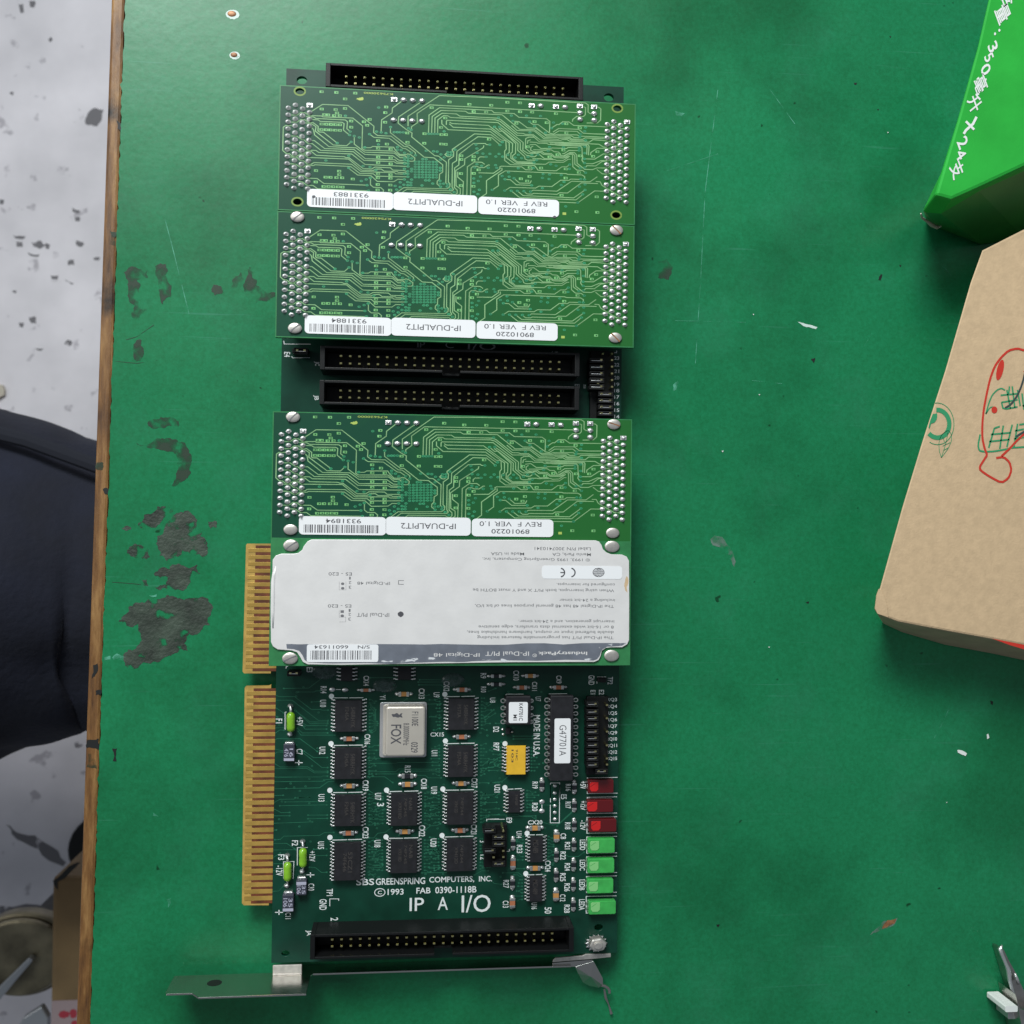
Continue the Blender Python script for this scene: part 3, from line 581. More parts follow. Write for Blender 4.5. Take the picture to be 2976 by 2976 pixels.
# ================================================================== carrier circuit card
BW, BH, MH = 9.80, 25.286, 1.217
card = thing('circuit_card', (BW / 2, -BH / 2, TZ), 'long dark green circuit card with gold edge fingers, chips and metal end bracket', 'circuit card')
holes = [ell(*W(t, x, y), r, r * .78, 20) for t, x, y, r in (('Z1', 378, 267, .15), ('Z2', 1512, 428, .155), ('BL', 1505, 660, .115), ('BR', 1400, 462, .13))]
tab1 = [W('P', 787, 1957), W('P', 709, 1957), W('P', 705, 1952), W('P', 715, 1584), W('P', 718, 1580), W('P', 790, 1580)]
tab2 = [W('P', 781, 2631), W('P', 708, 2631), W('P', 703, 2625), W('P', 711, 2000), W('P', 714, 1995), W('P', 780, 1994), W('P', 788, 1990)]
cb = board_solid([(0, 0), (BW, 0), (BW, -BH), (0, -BH)], holes, -0.16, 0.0, 'circuit_board', 'carrier_mask', card)
def edge_tab(pts, name='edge_connector'):
    pts = [(p[0], p[1]) for p in pts]; out = []
    for p in pts: out.append((min(p[0], -0.001) if p[0] > -0.3 else p[0], p[1]))
    bm = BM(); prism(bm, out, -0.155, -0.003); return mk(name, bm, 'edge_bevel', card)
tabs = [edge_tab(tab1), edge_tab(tab2)]
def fingers(ys, xa, xb, gxa, tabo):
    """gap centres ys (image), tab outer x, board x, gap inner start -> contacts and dark gaps"""
    bm = BM()
    for i, y in enumerate(ys):
        f = i / (len(ys) - 1); a = at(xa[0] + (xa[1] - xa[0]) * f + gxa, y - 4.3); b = at(xb[0] + (xb[1] - xb[0]) * f, y + 4.3)
        box(bm, a[0], -0.004, b[1], a[1], -0.003, 0.0015)
    mk('bare_substrate', bm, 'edge_gap', tabo)
    for i in range(len(ys) - 1):
        f = i / (len(ys) - 1); y = (ys[i] + ys[i + 1]) / 2; a = at(xa[0] + (xa[1] - xa[0]) * f + 6, y - 5.6); b = at(xb[0] + (xb[1] - xb[0]) * f, y + 5.6)
        bm = BM(); box(bm, a[0], -0.002, b[1], a[1], -0.003, 0.006); mk('contact_finger', bm, 'gold', tabo, bevel=.002)
fingers([1500 + (288 + 63.85 * i) / 3.22 for i in range(19)], (716, 707), (787, 785), 27, tabs[0])
fingers([2004.9 + 19.86 * i for i in range(32)], (711, 703.5), (785, 781), 26, tabs[1])

# ---- repeated little parts: one of each kind, then copies
def keep(bm, name, m, smooth=False, bevel=0):
    o = mk(name, bm, m, None, smooth=smooth, bevel=bevel); COL.objects.unlink(o); return o
b = BM(); box(b, -.032, .032, -.024, .024, 0, .62); box(b, -.02, .02, -.015, .015, .62, .65); PIN = keep(b, 'pin', 'gold_pin')
b = BM()                                                          # gull-wing lead, outer end towards -x
for x0, x1, z0, z1 in ((-.105, -.045, .0, .03), (-.05, -.025, .0, .14), (-.03, .03, .11, .14)): box(b, x0, x1, -.016, .016, z0, z1)
LEAD = keep(b, 'lead', 'solder', bevel=.006)
b = BM()
box(b, -.02, .02, -.040, .040, -.02, .30); box(b, -.02, .05, -.03, .03, .26, .30); DIPLEAD = keep(b, 'lead', 'tin', bevel=.008)
def chip(t, x0, x1, y0, y1, nl, fy0, fy1, h=.235, lines=(), mat_='chip', name='microchip', dot=True, shx=0, right_only=None):
    z = h; xa, _ = W(t, x0, y0, z); ya = W(t, x0, y0 + 3, .03)[1]; xb, yb = W(t, x1, y1, z); cx = (xa + xb) / 2
    bm = BM(); e = .02
    vs = [bm.verts.new(p) for p in ((xa + e, yb + e, z), (xb - e, yb + e, z), (xb - e, ya - e, z), (xa + e, ya - e, z), (xa, yb, z * .5), (xb, yb, z * .5), (xb, ya, z * .5), (xa, ya, z * .5), (xa + e, yb + e, .02), (xb - e, yb + e, .02), (xb - e, ya - e, .02), (xa + e, ya - e, .02))]
    bm.faces.new(vs[:4]); bm.faces.new(vs[8:][::-1])
    for k in range(4):
        j = (k + 1) % 4; bm.faces.new([vs[4 + k], vs[4 + j], vs[j], vs[k]]); bm.faces.new([vs[8 + k], vs[8 + j], vs[4 + j], vs[4 + k]])
    body = mk(name, bm, mat_, card, origin=(cx, (ya + yb) / 2, 0))
    for i in range(nl):
        _, y = W(t, x0, fy0 + (fy1 - fy0) * i / (nl - 1), .05)
        inst(LEAD, (xa - .012, y, 0), body); inst(LEAD, (xb + .012, y, 0), body, rot=math.pi)
    if lines:
        bm = BM()
        for s_, a, c, b0, b1 in lines: textp(bm, s_, t, a, c, b0, b1, z + .002, -90, .01)
        mk('part_marking', bm, 'chip_print', body)
    return body
SN = lambda t, x, y: (('RY62HUYK', t, x + 250, x + 300, y, y + 280), ('6Z21S', t, x + 160, x + 215, y, y + 180))
def ln(*a): return [(s_, x0, x1, y0, y1) for s_, x0, x1, y0, y1 in a]
chip('E1', 1415, 1795, 535, 1005, 10, 548, 978, lines=ln(('54BRHYK', 1640, 1700, 655, 940), ('F245A', 1560, 1610, 655, 840)))
chip('E1', 1408, 1790, 1200, 1668, 10, 1212, 1640, lines=ln(('54BRHYK', 1635, 1695, 1310, 1600), ('F245A', 1555, 1605, 1310, 1490)))
chip('E4', 1408, 1785, 125, 590, 10, 138, 568, lines=ln(('54BRHYK', 1635, 1692, 250, 540), ('F245A', 1555, 1605, 250, 435)))
chip('E4', 1402, 1778, 790, 1352, 12, 808, 1328, lines=ln(('53CZ1', 1600, 1660, 950, 1230), ('74F646', 1530, 1580, 970, 1220)))
chip('E2', 1222, 1590, 510, 978, 10, 527, 952, lines=ln(('54BRHYK', 1440, 1495, 620, 900), ('F573A', 1350, 1400, 620, 800)))
chip('E2', 1216, 1580, 1172, 1640, 10, 1188, 1612, lines=ln(('54BRHYK', 1435, 1490, 1285, 1570), ('F574A', 1345, 1400, 1285, 1470)))
chip('E5', 415, 788, 100, 585, 10, 122, 545, lines=ln(('74F245', 600, 640, 190, 450), ('X9318D', 520, 565, 250, 480), ('NAB', 670, 715, 190, 360)))
chip('E5', 410, 785, 758, 1248, 10, 780, 1205, lines=ln(('74F245', 600, 640, 850, 1110), ('X9318D', 520, 565, 900, 1080), ('NAB', 670, 720, 850, 1030)))
chip('E5', 1203, 1575, 85, 568, 10, 108, 530, lines=ln(('74F244', 1395, 1435, 180, 430), ('X9412D', 1310, 1355, 230, 400)))
chip('E5', 1198, 1568, 742, 1222, 10, 762, 1185, lines=ln(('74F244', 1390, 1430, 840, 1100), ('X9412D', 1310, 1355, 880, 1110)))
chip('E6', 272, 448, 72, 400, 7, 85, 370, h=.16, lines=ln(('74F08', 370, 410, 140, 290)))
chip('E6', 580, 768, 715, 1098, 8, 730, 1058, h=.16, lines=ln(('MC1489', 620, 700, 780, 960)))
chip('E6', 570, 758, 1270, 1650, 8, 1290, 1612, h=.16, lines=ln(('MC1489', 620, 690, 1340, 1540)))
chip('E1', 1498, 1668, -90, 292, 7, -40, 258, h=.16)
chip('E2', 512, 705, -100, 275, 7, -45, 255, h=.16)
chip('E3', 252, 525, 1182, 1605, 8, 1222, 1545, h=.2, mat_='resistor_pack', name='resistor_network', lines=ln(('914C', 380, 410, 1250, 1400), ('103', 320, 350, 1250, 1430)))
bm = BM(); xa, ya = W('E3', 240, 945, .1); xb, yb = W('E3', 305, 1030, .1); box(bm, xa, xb, yb, ya, .01, .1); d2 = mk('transistor', bm, 'chip', card, bevel=.01)
for x, y, r in ((197, 967, 0), (203, 1035, 0), (328, 1000, 0)):
    bm = BM(); cx, cy = W('E3', x, y, .02); dome(bm, cx, cy, 0, .045, .035, .04, 10, 3); mk('lead', bm, 'solder', d2, smooth=True)

# socketed DIP chips
def dip(t, x0, x1, y0, y1, pins, lx, rx, lab, text_, name='socketed_chip'):
    z = .55; xa = W(t, x0, y0, z)[0]; ya = W(t, x0, y0, .28)[1]; xb, yb = W(t, x1, y1, z)
    sx0, sy0 = W(t, lx - 30, y0 + 20, .22); sx1, sy1 = W(t, rx + 25, y1 - 10, .22)
    bm = BM(); box(bm, xa, xb, yb, ya, .27, z); body = mk(name, bm, 'chip', card, origin=((xa + xb) / 2, (ya + yb) / 2, 0), bevel=.025)
    bm = BM(); box(bm, xa - .02, xa + .12, yb + .05, ya - .05, .02, .25); box(bm, xb - .12, xb + .02, yb + .05, ya - .05, .02, .25); box(bm, xa, xb, yb + .1, yb + .2, .02, .24); box(bm, xa, xb, ya - .2, ya - .1, .02, .24); mk('socket', bm, 'black_plastic', body)
    for y in pins:
        for s_, xx in ((0, xa), (1, xb)):
            _, yy = W(t, x0, y, .3); o = inst(DIPLEAD, (xx + (-.02 if s_ == 0 else .02), yy, .16), body, rot=0 if s_ == 0 else math.pi)
        cx, cy = W(t, lx, y, .14); bm = BM(); ring(bm, cx, cy, .065, .055, .028, .25, 0, 12); mk('socket_contact', bm, 'tin', body, origin=(cx, cy, 0))
        cx, cy = W(t, rx, y, .14); bm = BM(); ring(bm, cx, cy, .06, .05, .024, .25, 0, 12); mk('socket_contact', bm, 'tin', body, origin=(cx, cy, 0))
    lx0, ly0 = W(t, lab[0], lab[2], z); lx1, ly1 = W(t, lab[1], lab[3], z)
    bm = BM(); prism(bm, rrect(lx0, lx1, ly1, ly0, .045), z + .001, z + .008); sl = mk('sticker', bm, 'sticker', body)
    bm = BM()
    for s_, a, c, b0, b1, bo in text_: textp(bm, s_, t, a, c, b0, b1, z + .010, -90, bo)
    mk('lettering', bm, 'ink', sl)
dip('E3', 248, 590, 480, 900, (555, 655, 755, 848), 200, 590, (285, 548, 582, 874), (('K47701C', 425, 482, 600, 842, .015), ('M1', 345, 400, 758, 838, .015)))
dip('E3', 872, 1185, 472, 1690, tuple(543 + 94.8 * i for i in range(12)), 812, 1215, (926, 1146, 812, 1438), (('G47701A', 992, 1092, 905, 1335, -.005),))

# crystal oscillator can
bm = BM(); z = .06; a = W('E2', 265, 582, z); c = W('E2', 912, 1350, z); prism(bm, rrect(a[0], c[0], c[1], a[1], .07, .06), .02, .10); osc = mk('crystal_oscillator', bm, 'can_base', card, bevel=.015)
z = .48; a2 = W('E2', 362, 660, z); c2 = W('E2', 875, 1337, z); bm = BM()
prism(bm, rrect(a2[0] - .03, c2[0] + .03, c2[1] - .01, a2[1] + .03, .09, .07), .10, z, shift=(0, 0)); mk('can', bm, 'can', osc, bevel=.05)
bm = BM(); o1 = rrect(a[0] + .09, c[0] - .05, c[1] + .05, a[1] - .05, .09, .07); prism(bm, o1, .10, .15); mk('rim', bm, 'can', osc, bevel=.02)
bm = BM(); zt = z + .003
for s_, x0, x1, y0, y1, bo in (('F1100E', 710, 800, 718, 915, .005), ('8.000000MHz', 590, 672, 880, 1185, 0), ('FOX', 415, 560, 900, 1170, .012), ('0329', 698, 792, 1145, 1290, .01)): textp(bm, s_, 'E2', x0, x1, y0, y1, zt, -90, bo)
fl_ = pts_of('E2 425,755 470,748 500,735 530,760 580,735 560,765 578,800 520,800 470,790 440,785', zt); flat(bm, jag(fl_, .15, 2, 5), zt); mk('lettering', bm, 'ink', osc)

# chip capacitors and resistors
def smd(t, x, y, L, Wd, horiz=True, m='cap_tan', h=.09, padx=None, name='capacitor'):
    """L x Wd in tile units, ceramic/resistive body between two tinned ends on solder pads"""
    z = h; cx, cy = W(t, x, y, z); k = ktile(t, z); l, wd = L * k, Wd * k; pl = (padx or L * 1.6) * k
    bm = BM(); e = .26
    if horiz: box(bm, cx - l * (.5 - e), cx + l * (.5 - e), cy - wd / 2, cy + wd / 2, .01, h)
    else: box(bm, cx - wd / 2, cx + wd / 2, cy - l * (.5 - e), cy + l * (.5 - e), .01, h)
    o = mk(name, bm, m, card, origin=(cx, cy, 0), bevel=.008)
    for s_ in (-1, 1):
        bm = BM(); a, b_ = sorted((s_ * l * (.5 - e), s_ * l / 2))
        if horiz: box(bm, cx + a, cx + b_, cy - wd * .53, cy + wd * .53, .008, h + .004)
        else: box(bm, cx - wd * .53, cx + wd * .53, cy + a, cy + b_, .008, h + .004)
        mk('terminal', bm, 'tin', o, bevel=.01)
        bm = BM(); q = s_ * (l / 2 + (pl - l) / 4)
        if horiz: dome(bm, cx + q, cy, .001, (pl - l) / 4 + .02, wd * .45, .045, 10, 3)
        else: dome(bm, cx, cy + q, .001, wd * .5, (pl - l) / 4 + .02, .045, 10, 3)
        mk('solder_fillet', bm, 'solder', o, smooth=True)
    return o
for t, x, y, L, Wd, m in (('W1', 1235, 1630, 98, 28, 'cap_tan'), ('E2', 598, 471, 148, 60, 'cap_ochre'), ('E2', 1415, 410, 150, 58, 'cap_tan'), ('E2', 1410, 1073, 152, 58, 'cap_tan'),
    ('E2', 1400, 1728, 152, 60, 'cap_ochre'), ('E1', 1617, 1100, 155, 58, 'cap_tan'), ('E1', 1617, 1762, 155, 60, 'cap_ochre'), ('E2', 650, 1742, 155, 62, 'cap_ochre'), ('E4', 1606, 686, 155, 60, 'cap_tan'),
    ('E5', 612, 665, 155, 62, 'cap_ochre'), ('E5', 1388, 648, 148, 62, 'cap_tan'), ('E6', 652, 617, 155, 62, 'cap_ochre'), ('E6', 655, 1180, 148, 62, 'cap_ochre'), ('E3', 985, 378, 150, 55, 'cap_tan'),
    ('E3', 588, 215, 150, 55, 'cap_ochre'), ('E3', 468, 380, 145, 55, 'cap_tan')): smd(t, x, y, L, Wd, True, m)
for t, x, y, L, Wd, m in (('E6', 956, 735, 120, 78, 'cap_ochre'), ('E6', 948, 1560, 130, 78, 'cap_ochre'), ('E6', 343, 1110, 140, 72, 'cap_tan'), ('E6', 336, 1668, 130, 74, 'cap_tan')): smd(t, x, y, L, Wd, False, m, .10, L * 1.4)
for t, x, y in (('E3', 750, 1748), ('E3', 1206, 1783), ('E6', 1204, 300), ('E6', 1203, 575), ('E6', 1200, 855), ('E6', 1196, 1133), ('E6', 1193, 1412), ('E6', 1192, 1695), ('E6', 953, 1000), ('E6', 950, 1280), ('E6', 344, 835), ('E6', 336, 1392)):
    smd(t, x, y, 125, 62, False, 'resistor', .07, 185, name='resistor')
smd('E2', 648, 1622, 160, 62, True, 'resistor', .07, 255, name='resistor')
smd('E3', 110, 218, 150, 48, True, 'resistor', .07, 250, name='resistor'); smd('E3', 110, 333, 150, 48, True, 'resistor', .07, 250, name='resistor')
for t, x, y, a, b_ in (('E6', 748, 243, 34, 27), ('E6', 747, 372, 36, 28), ('E1', 1380, 405, 36, 28), ('E1', 1560, 411, 36, 26)):   # empty pads
    cx, cy = W(t, x, y); k = ktile(t, 0); bm = BM(); dome(bm, cx, cy, .001, a * k * 1.2, b_ * k * 1.2, .03, 12, 3); mk('solder_pad', bm, 'solder', card, smooth=True)

# tantalum capacitors
for t, x0, x1, e0_, e1_, b0, b1, bar0, bar1, tx in (('E1', 695, 848, 1145, 1172, 1172, 1408, 1372, 1406, ('16', '476', 1235, 1350)), ('E4', 872, 1018, 1298, 1342, 1345, 1555, 1368, 1408, ('35', '106', 1420, 1535)), ('E4', 680, 836, 1505, 1548, 1550, 1785, 1742, 1778, ('35', '106', 1600, 1720))):
    z = .24; xa, ya = W(t, x0, b0, z); xb, yb = W(t, x1, b1, z); bm = BM(); box(bm, xa, xb, yb, ya, .02, z); o = mk('tantalum_capacitor', bm, 'tantalum', card, bevel=.02)
    xc, yc = W(t, x0 + 18, e0_, .12); xd, yd = W(t, x1 - 12, e1_, .12); bm = BM(); box(bm, xc, xd, yd - .02, yc, .0, .12); mk('terminal', bm, 'solder', o, bevel=.02)
    bm = BM(); xe, ye = W(t, x0, bar0, z); xf, yf = W(t, x1, bar1, z); box(bm, xe + .01, xf - .01, yf, ye, z, z + .004); mk('polarity_band', bm, 'tant_band', o)
    bm = BM(); m_ = (x0 + x1) / 2; textp(bm, tx[0], t, m_ + 8, x1 - 18, tx[2], tx[3], z + .004, -90, .01); textp(bm, tx[1], t, x0 + 12, m_ - 8, tx[2], tx[3], z + .004, -90, .01); mk('lettering', bm, 'tant_band', o)
# axial fuses
for t, cx_, y0, y1, wd, ty, by in (('E1', 797, 722, 1005, 118, 638, 1035), ('E4', 968, 890, 1168, 112, 805, 1220), ('E4', 752, 1085, 1362, 112, 1003, 1420)):
    z = .16; a = W(t, cx_, y0, z); c = W(t, cx_ + (3 if t == 'E1' else 0), y1, z); r0 = wd / 2 * ktile(t, z); L_ = a[1] - c[1]
    bm = BM(); prof = [(0, .25), (.04, .62), (.12, .95), (.3, 1), (.5, .94), (.75, 1), (.88, .93), (.95, .6), (1, .28)]
    tube(bm, [(a[0] + (c[0] - a[0]) * f, a[1] - L_ * f, z) for f, _ in prof], [r0 * r for _, r in prof], 16); o = mk('axial_fuse', bm, 'fuse_green', card, smooth=True)
    tp = W(t, cx_ - 2, ty, .05); bm = BM(); tube(bm, [(a[0], a[1] - .05, z), (a[0], a[1] + .08, z), (tp[0], tp[1] + .02, z * .8), (tp[0] - .02, tp[1] + .03, .0)], .038, 8); mk('wire_lead', bm, 'solder', o, smooth=True)
    bp_ = W(t, cx_ - 8, by, .03); bm = BM(); tube(bm, [(c[0], c[1] + .05, z), (c[0], c[1] - .03, z * .9), (bp_[0], bp_[1], .0)], .03, 8); mk('wire_lead', bm, 'solder', o, smooth=True)
    for q in (tp, bp_): bm = BM(); dome(bm, q[0] - .01, q[1], 0, .085, .06, .09, 12, 4); mk('solder_joint', bm, 'solder', o, smooth=True)
# indicator lamps (unlit), three red and four green
for t, x0, x1, y0, y1, red, wx0, wx1, wy0, wy1 in (('E3', 1395, 1755, 1650, 1858, 1, 1420, 1540, 1708, 1835), ('E6', 1385, 1750, 195, 388, 1, 1385, 1525, 245, 375), ('E6', 1405, 1795, 462, 665, 1, 1440, 1570, 515, 645),
    ('E6', 1398, 1772, 735, 962, 0, 1425, 1550, 795, 925), ('E6', 1392, 1765, 1015, 1242, 0, 1415, 1542, 1085, 1210), ('E6', 1385, 1752, 1298, 1525, 0, 1405, 1535, 1368, 1498), ('E6', 1405, 1788, 1605, 1820, 0, 1435, 1562, 1655, 1785)):
    z = .26; a = (W(t, x0, y0, z)[0], W(t, x0, y0, .06)[1]); c = W(t, x1, y1, z); mm = 'led_red' if red else 'led_green'
    bm = BM(); prism(bm, rrect(a[0], c[0], c[1], a[1], .05, .045, 4), .03, z); o = mk('indicator_lamp', bm, mm, card, bevel=.02, label='unlit ' + ('red' if red else 'green') + ' indicator lamp')
    p0 = W(t, wx0, wy0, z); p1 = W(t, wx1, wy1, z); bm = BM(); x_0, x_1, y_0, y_1 = p0[0], p1[0], p1[1], p0[1]
    prism(bm, [(x_0, y_1 - .03), (x_0 + .03, y_1), (x_1, y_1), (x_1, y_0 + .06), (x_1 - .06, y_0), (x_0 + .05, y_0), (x_0, y_0 + .07)], z, z + .012); cup = mk('reflector_cup', bm, mm + '_cup', o, bevel=.006)
    bm = BM(); strip(bm, [(x_0 + .015, y_0 + (y_1 - y_0) * .52), (x_0 + (x_1 - x_0) * .62, y_1 - .03)], .014, z + .0135); mk('die_slot', bm, mm, o)
    for s_ in (.3, .7): bm = BM(); yy = a[1] + (c[1] - a[1]) * s_; box(bm, a[0] - .05, a[0] + .02, yy - .02, yy + .02, 0, .05); mk('lead', bm, 'tin', o)

# ---- shrouded 2 x 25 pin headers
def header(rows, first, last, zt, box_, wall=.09, notch='bottom'):
    t, x0a, y0a = first; t2, x1a, y1a = last; pz = .66
    a = W(t, x0a, y0a, pz); c = W(t2, x1a, y1a, pz)                 # top row first / last
    b0 = W(t, x0a, rows, pz)
    dx = (c[0] - a[0]) / 24; dyr = a[1] - b0[1]
    cx, cy = (a[0] + c[0]) / 2, (a[1] + b0[1]) / 2 + (c[1] - a[1]) / 2
    hw, hh = 3.62, .335
    bm = BM(); x0, x1, y0, y1 = cx - hw, cx + hw, cy - hh, cy + hh
    # outer/inner ring walls with a keying gap in the lower wall
    def wall_(x_0, x_1, y_0, y_1): box(bm, x_0, x_1, y_0, y_1, .0, .92)
    wall_(x0, x0 + .13, y0, y1); wall_(x1 - .13, x1, y0, y1); wall_(x0 + .13, x1 - .13, y1 - .07, y1)
    wall_(x0 + .13, cx - .25, y0, y0 + .07); wall_(cx + .25, x1 - .13, y0, y0 + .07)
    box(bm, x0 + .13, x1 - .13, y0 + .07, y1 - .07, 0, .16); box(bm, cx - .25, cx + .25, y0 + .0, y0 + .07, 0, .4)
    o = mk('pin_header', bm, 'black_plastic', card, origin=(cx, cy, 0), bevel=.012)
    for i in range(25):
        for r in (0, 1):
            inst(PIN, (cx - 12 * dx + i * dx, cy + (dyr / 2 if r == 0 else -dyr / 2), .04), o)
    return o
header(241, ('P', 1006.3, 222), ('P', 1636, 257.5), 0, None)
header(1056.5, ('P', 991, 1035), ('P', 1625, 1051.5), 0, None)
header(1155.3, ('P', 990, 1135.5), ('P', 1623, 1150), 0, None)
header(2753.2, ('P', 965.5, 2733.3), ('P', 1604.7, 2709.5), 0, None)

# ---- jumper shunts on pin strips
def shunt(t, x0, x1, y, hgt=38, pin0=True, pin1=True, z=.62):
    a = W(t, x0, y - hgt / 2, z); c = W(t, x1, y + hgt / 2, z); yc = (a[1] + c[1]) / 2
    bm = BM(); w_ = .04
    box(bm, a[0], c[0], a[1] - w_, a[1], .15, z); box(bm, a[0], c[0], c[1], c[1] + w_, .15, z); box(bm, a[0], a[0] + w_, c[1] + w_, a[1] - w_, .15, z); box(bm, c[0] - w_, c[0], c[1] + w_, a[1] - w_, .15, z); box(bm, a[0] + w_, c[0] - w_, c[1] + w_, a[1] - w_, .15, z - .1)
    o = mk('jumper_shunt', bm, 'black_plastic', card, origin=(a[0], yc, 0), bevel=.01)
    bm = BM(); box(bm, a[0] + .05, c[0] - .06, yc - .012, yc + .008, z - .1, z - .02); mk('spring_contact', bm, 'solder', o)
    for x in ([a[0] + .09] if pin0 else []) + ([c[0] - .09] if pin1 else []):
        bm = BM(); box(bm, x - .03, x + .03, yc + .0, yc + .045, .1, z + .0); mk('pin', bm, 'gold_pin', o)
def pins(t, pts_, z=.6):
    for x, y in pts_:
        p = W(t, x, y, z); bm = BM(); box(bm, p[0] - .03, p[0] + .03, p[1] - .024, p[1] + .024, 0, z); mk('pin', bm, 'gold_pin', card, origin=(p[0], p[1], 0))
def strip_base(t, x0, x1, y0, y1):
    a = W(t, x0, y0, .2); c = W(t, x1, y1, .2); bm = BM(); box(bm, a[0], c[0], c[1], a[1], 0, .24); mk('pin_strip', bm, 'black_plastic', card, bevel=.015)
strip_base('M2', 1405, 1620, 225, 900)
for y in (314, 376, 438, 500, 562): shunt('M2', 1398, 1535, y, 52, False)
for y in (630, 691, 751, 811): shunt('M2', 1480, 1618, y, 46)
pins('M2', [(1606, y) for y in (250, 310, 372, 436, 497, 560)] + [(1520, 250), (1475, 525)])
strip_base('J', 318, 610, 600, 1690)
for y in (712, 820, 912, 1005, 1100, 1192, 1287, 1382, 1475, 1564): shunt('J', 315, 482, y, 72, False)
shunt('J', 440, 612, 1658, 72); pins('J', [(600, 1555), (600, 720), (598, 905), (600, 1092), (598, 1285), (598, 1470)])
strip_base('E6', -60, 250, 560, 1150)
shunt('E6', -75, 100, 652, 72, False); shunt('E6', 55, 235, 745, 72); shunt('E6', 55, 235, 840, 72); shunt('E6', -75, 100, 935, 72, False); shunt('E6', 55, 235, 1120, 72)
pins('E6', [(70, 1022), (207, 1018), (207, 932)])
bm = BM(); a = W('E6', 205, 640, .7); b_ = W('E6', 190, 575, .45); tube(bm, [(a[0], a[1] - .02, .72), (b_[0], b_[1], .2)], .035, 6); mk('bent_pin', bm, 'gold_pin', card)
shunt('M1', 560, 690, 226, 66); strip_base('M1', 545, 700, 205, 250)
shunt('E1', 745, 925, 185, 70)
strip_base('J', 470, 590, 340, 400)

# ---- nut and star washer, bracket
nx, ny = W('BR', 1365, 682, .05); bm = BM(); star = []
for i in range(28):
    a = 2 * math.pi * i / 28; r = .335 if i % 2 == 0 else .235; star.append((nx + r * math.cos(a), ny + r * .78 * math.sin(a)))
prism(bm, star, .01, .06); wsh = mk('star_washer', bm, 'solder', card, bevel=.012)
nx2, ny2 = W('BR', 1395, 715, .36); bm = BM(); prism(bm, [(nx2 + .27 * math.cos(math.pi / 3 * i + .2), ny2 + .27 * .78 * math.sin(math.pi / 3 * i + .2)) for i in range(6)], .06, .34); mk('hex_nut', bm, 'screw', card, bevel=.05)
bm = BM(); prism(bm, ell(nx2, ny2, .13, .10, 20), .2, .40); mk('bolt', bm, 'screw', card, bevel=.02)
yb0 = W('P', 800, 2832, 0)[1]
brk = []
def plate(pts, name, m='bracket', zpts=None, th=.05):
    """upright plate parallel to x: pts (x, z)"""
    bm = BM(); f = [bm.verts.new((x, yb0, z)) for x, z in pts]; k = [bm.verts.new((x, yb0 - th, z)) for x, z in pts]; n = len(pts)
    bm.faces.new(f); bm.faces.new(k[::-1])
    for i in range(n): bm.faces.new([f[i], k[i], k[(i + 1) % n], f[(i + 1) % n]])
    return mk(name, bm, m, card, bevel=.01)
xw = lambda x, y, z: W('P', x, y, z)[0]
xL, xT, xM, xR = xw(478, 2878, 1.0), xw(565, 2890, 1.2), xw(890, 2889, 1.27), xw(1660, 2806, 0)
hx, hz = xw(623, 2851, .45), .42
bpl = plate([(xL, -.12), (xM - .7, -.12), (xM - .5, -.592), (xR - .4, -.592), (xR - .2, -.12), (xR, -.12), (xR, .02), (xM + .06, .02), (xM, .1), (xM, 1.27), (xT + .12, 1.27), (xT - .1, 1.0), (xL + .05, 1.0), (xL, .9)], 'mounting_bracket')
bm = BM(); rgt = [(hx + .2 * math.cos(2 * math.pi * i / 20), hz + .2 * math.sin(2 * math.pi * i / 20)) for i in range(20)]
f = [bm.verts.new((x, yb0 + .002, z)) for x, z in rgt]; bm.faces.new(f); mk('screw_hole', bm, 'dark', bpl)
a = W('BL', 1365, 790, .03); c = W('BL', 1690, 865, .03); bm = BM(); prism(bm, [(a[0], a[1]), (c[0], a[1]), (c[0], yb0 + .03), (a[0], yb0 + .03)], .005, .06)
prism(bm, [(a[0], yb0 + .03), (c[0], yb0 + .03), (c[0], yb0), (a[0], yb0)], -.12, .06); mk('bracket_tab', bm, 'screw', bpl, bevel=.015)
bm = BM(); prism(bm, [W('BR', x, y, .06) for x, y in ((752, 950), (765, 915), (795, 888), (1170, 858), (1225, 836), (1572, 830), (1572, 878), (1310, 905))], .0, .06); mk('bracket_tab', bm, 'screw', bpl, bevel=.012)
bm = BM(); prism(bm, [W('BR', x, y, -.05) for x, y in ((750, 960), (1310, 912), (1330, 960), (1065, 1015), (752, 1015))], -.25, -.05); mk('bracket_fold', bm, 'bracket', bpl, bevel=.012)
bm = BM(); fp = [W('BR', x, y, z) + (z,) for x, y, z in ((1065, 1012, -.05), (1330, 930, -.05), (1400, 1060, -.12), (1462, 1175, -.2), (1462, 1275, -.3), (1400, 1308, -.35), (1270, 1283, -.35), (1178, 1235, -.3), (1110, 1110, -.15))]
fv = [bm.verts.new(p_) for p_ in fp]; cvx = bm.verts.new(W('BR', 1290, 1150, .02) + (.02,))
for i in range(len(fv)): bm.faces.new([fv[i], fv[(i + 1) % len(fv)], cvx])
ex = bmesh.ops.extrude_face_region(bm, geom=list(bm.faces)); bmesh.ops.translate(bm, verts=[v for v in ex['geom'] if isinstance(v, bmesh.types.BMVert)], vec=(0, 0, -.06)); mk('bracket_flange', bm, 'bracket', bpl, bevel=.012)
bm = BM(); tube(bm, [W('BR', x, y, -.3) + (-.3,) for x, y in ((1440, 1272), (1490, 1285), (1530, 1310), (1552, 1345), (1552, 1385))], .045, 8, squash=.6); mk('flange_glint_hook', bm, 'steel', bpl)  # bent flange end and its reflection, built together as a steel tube
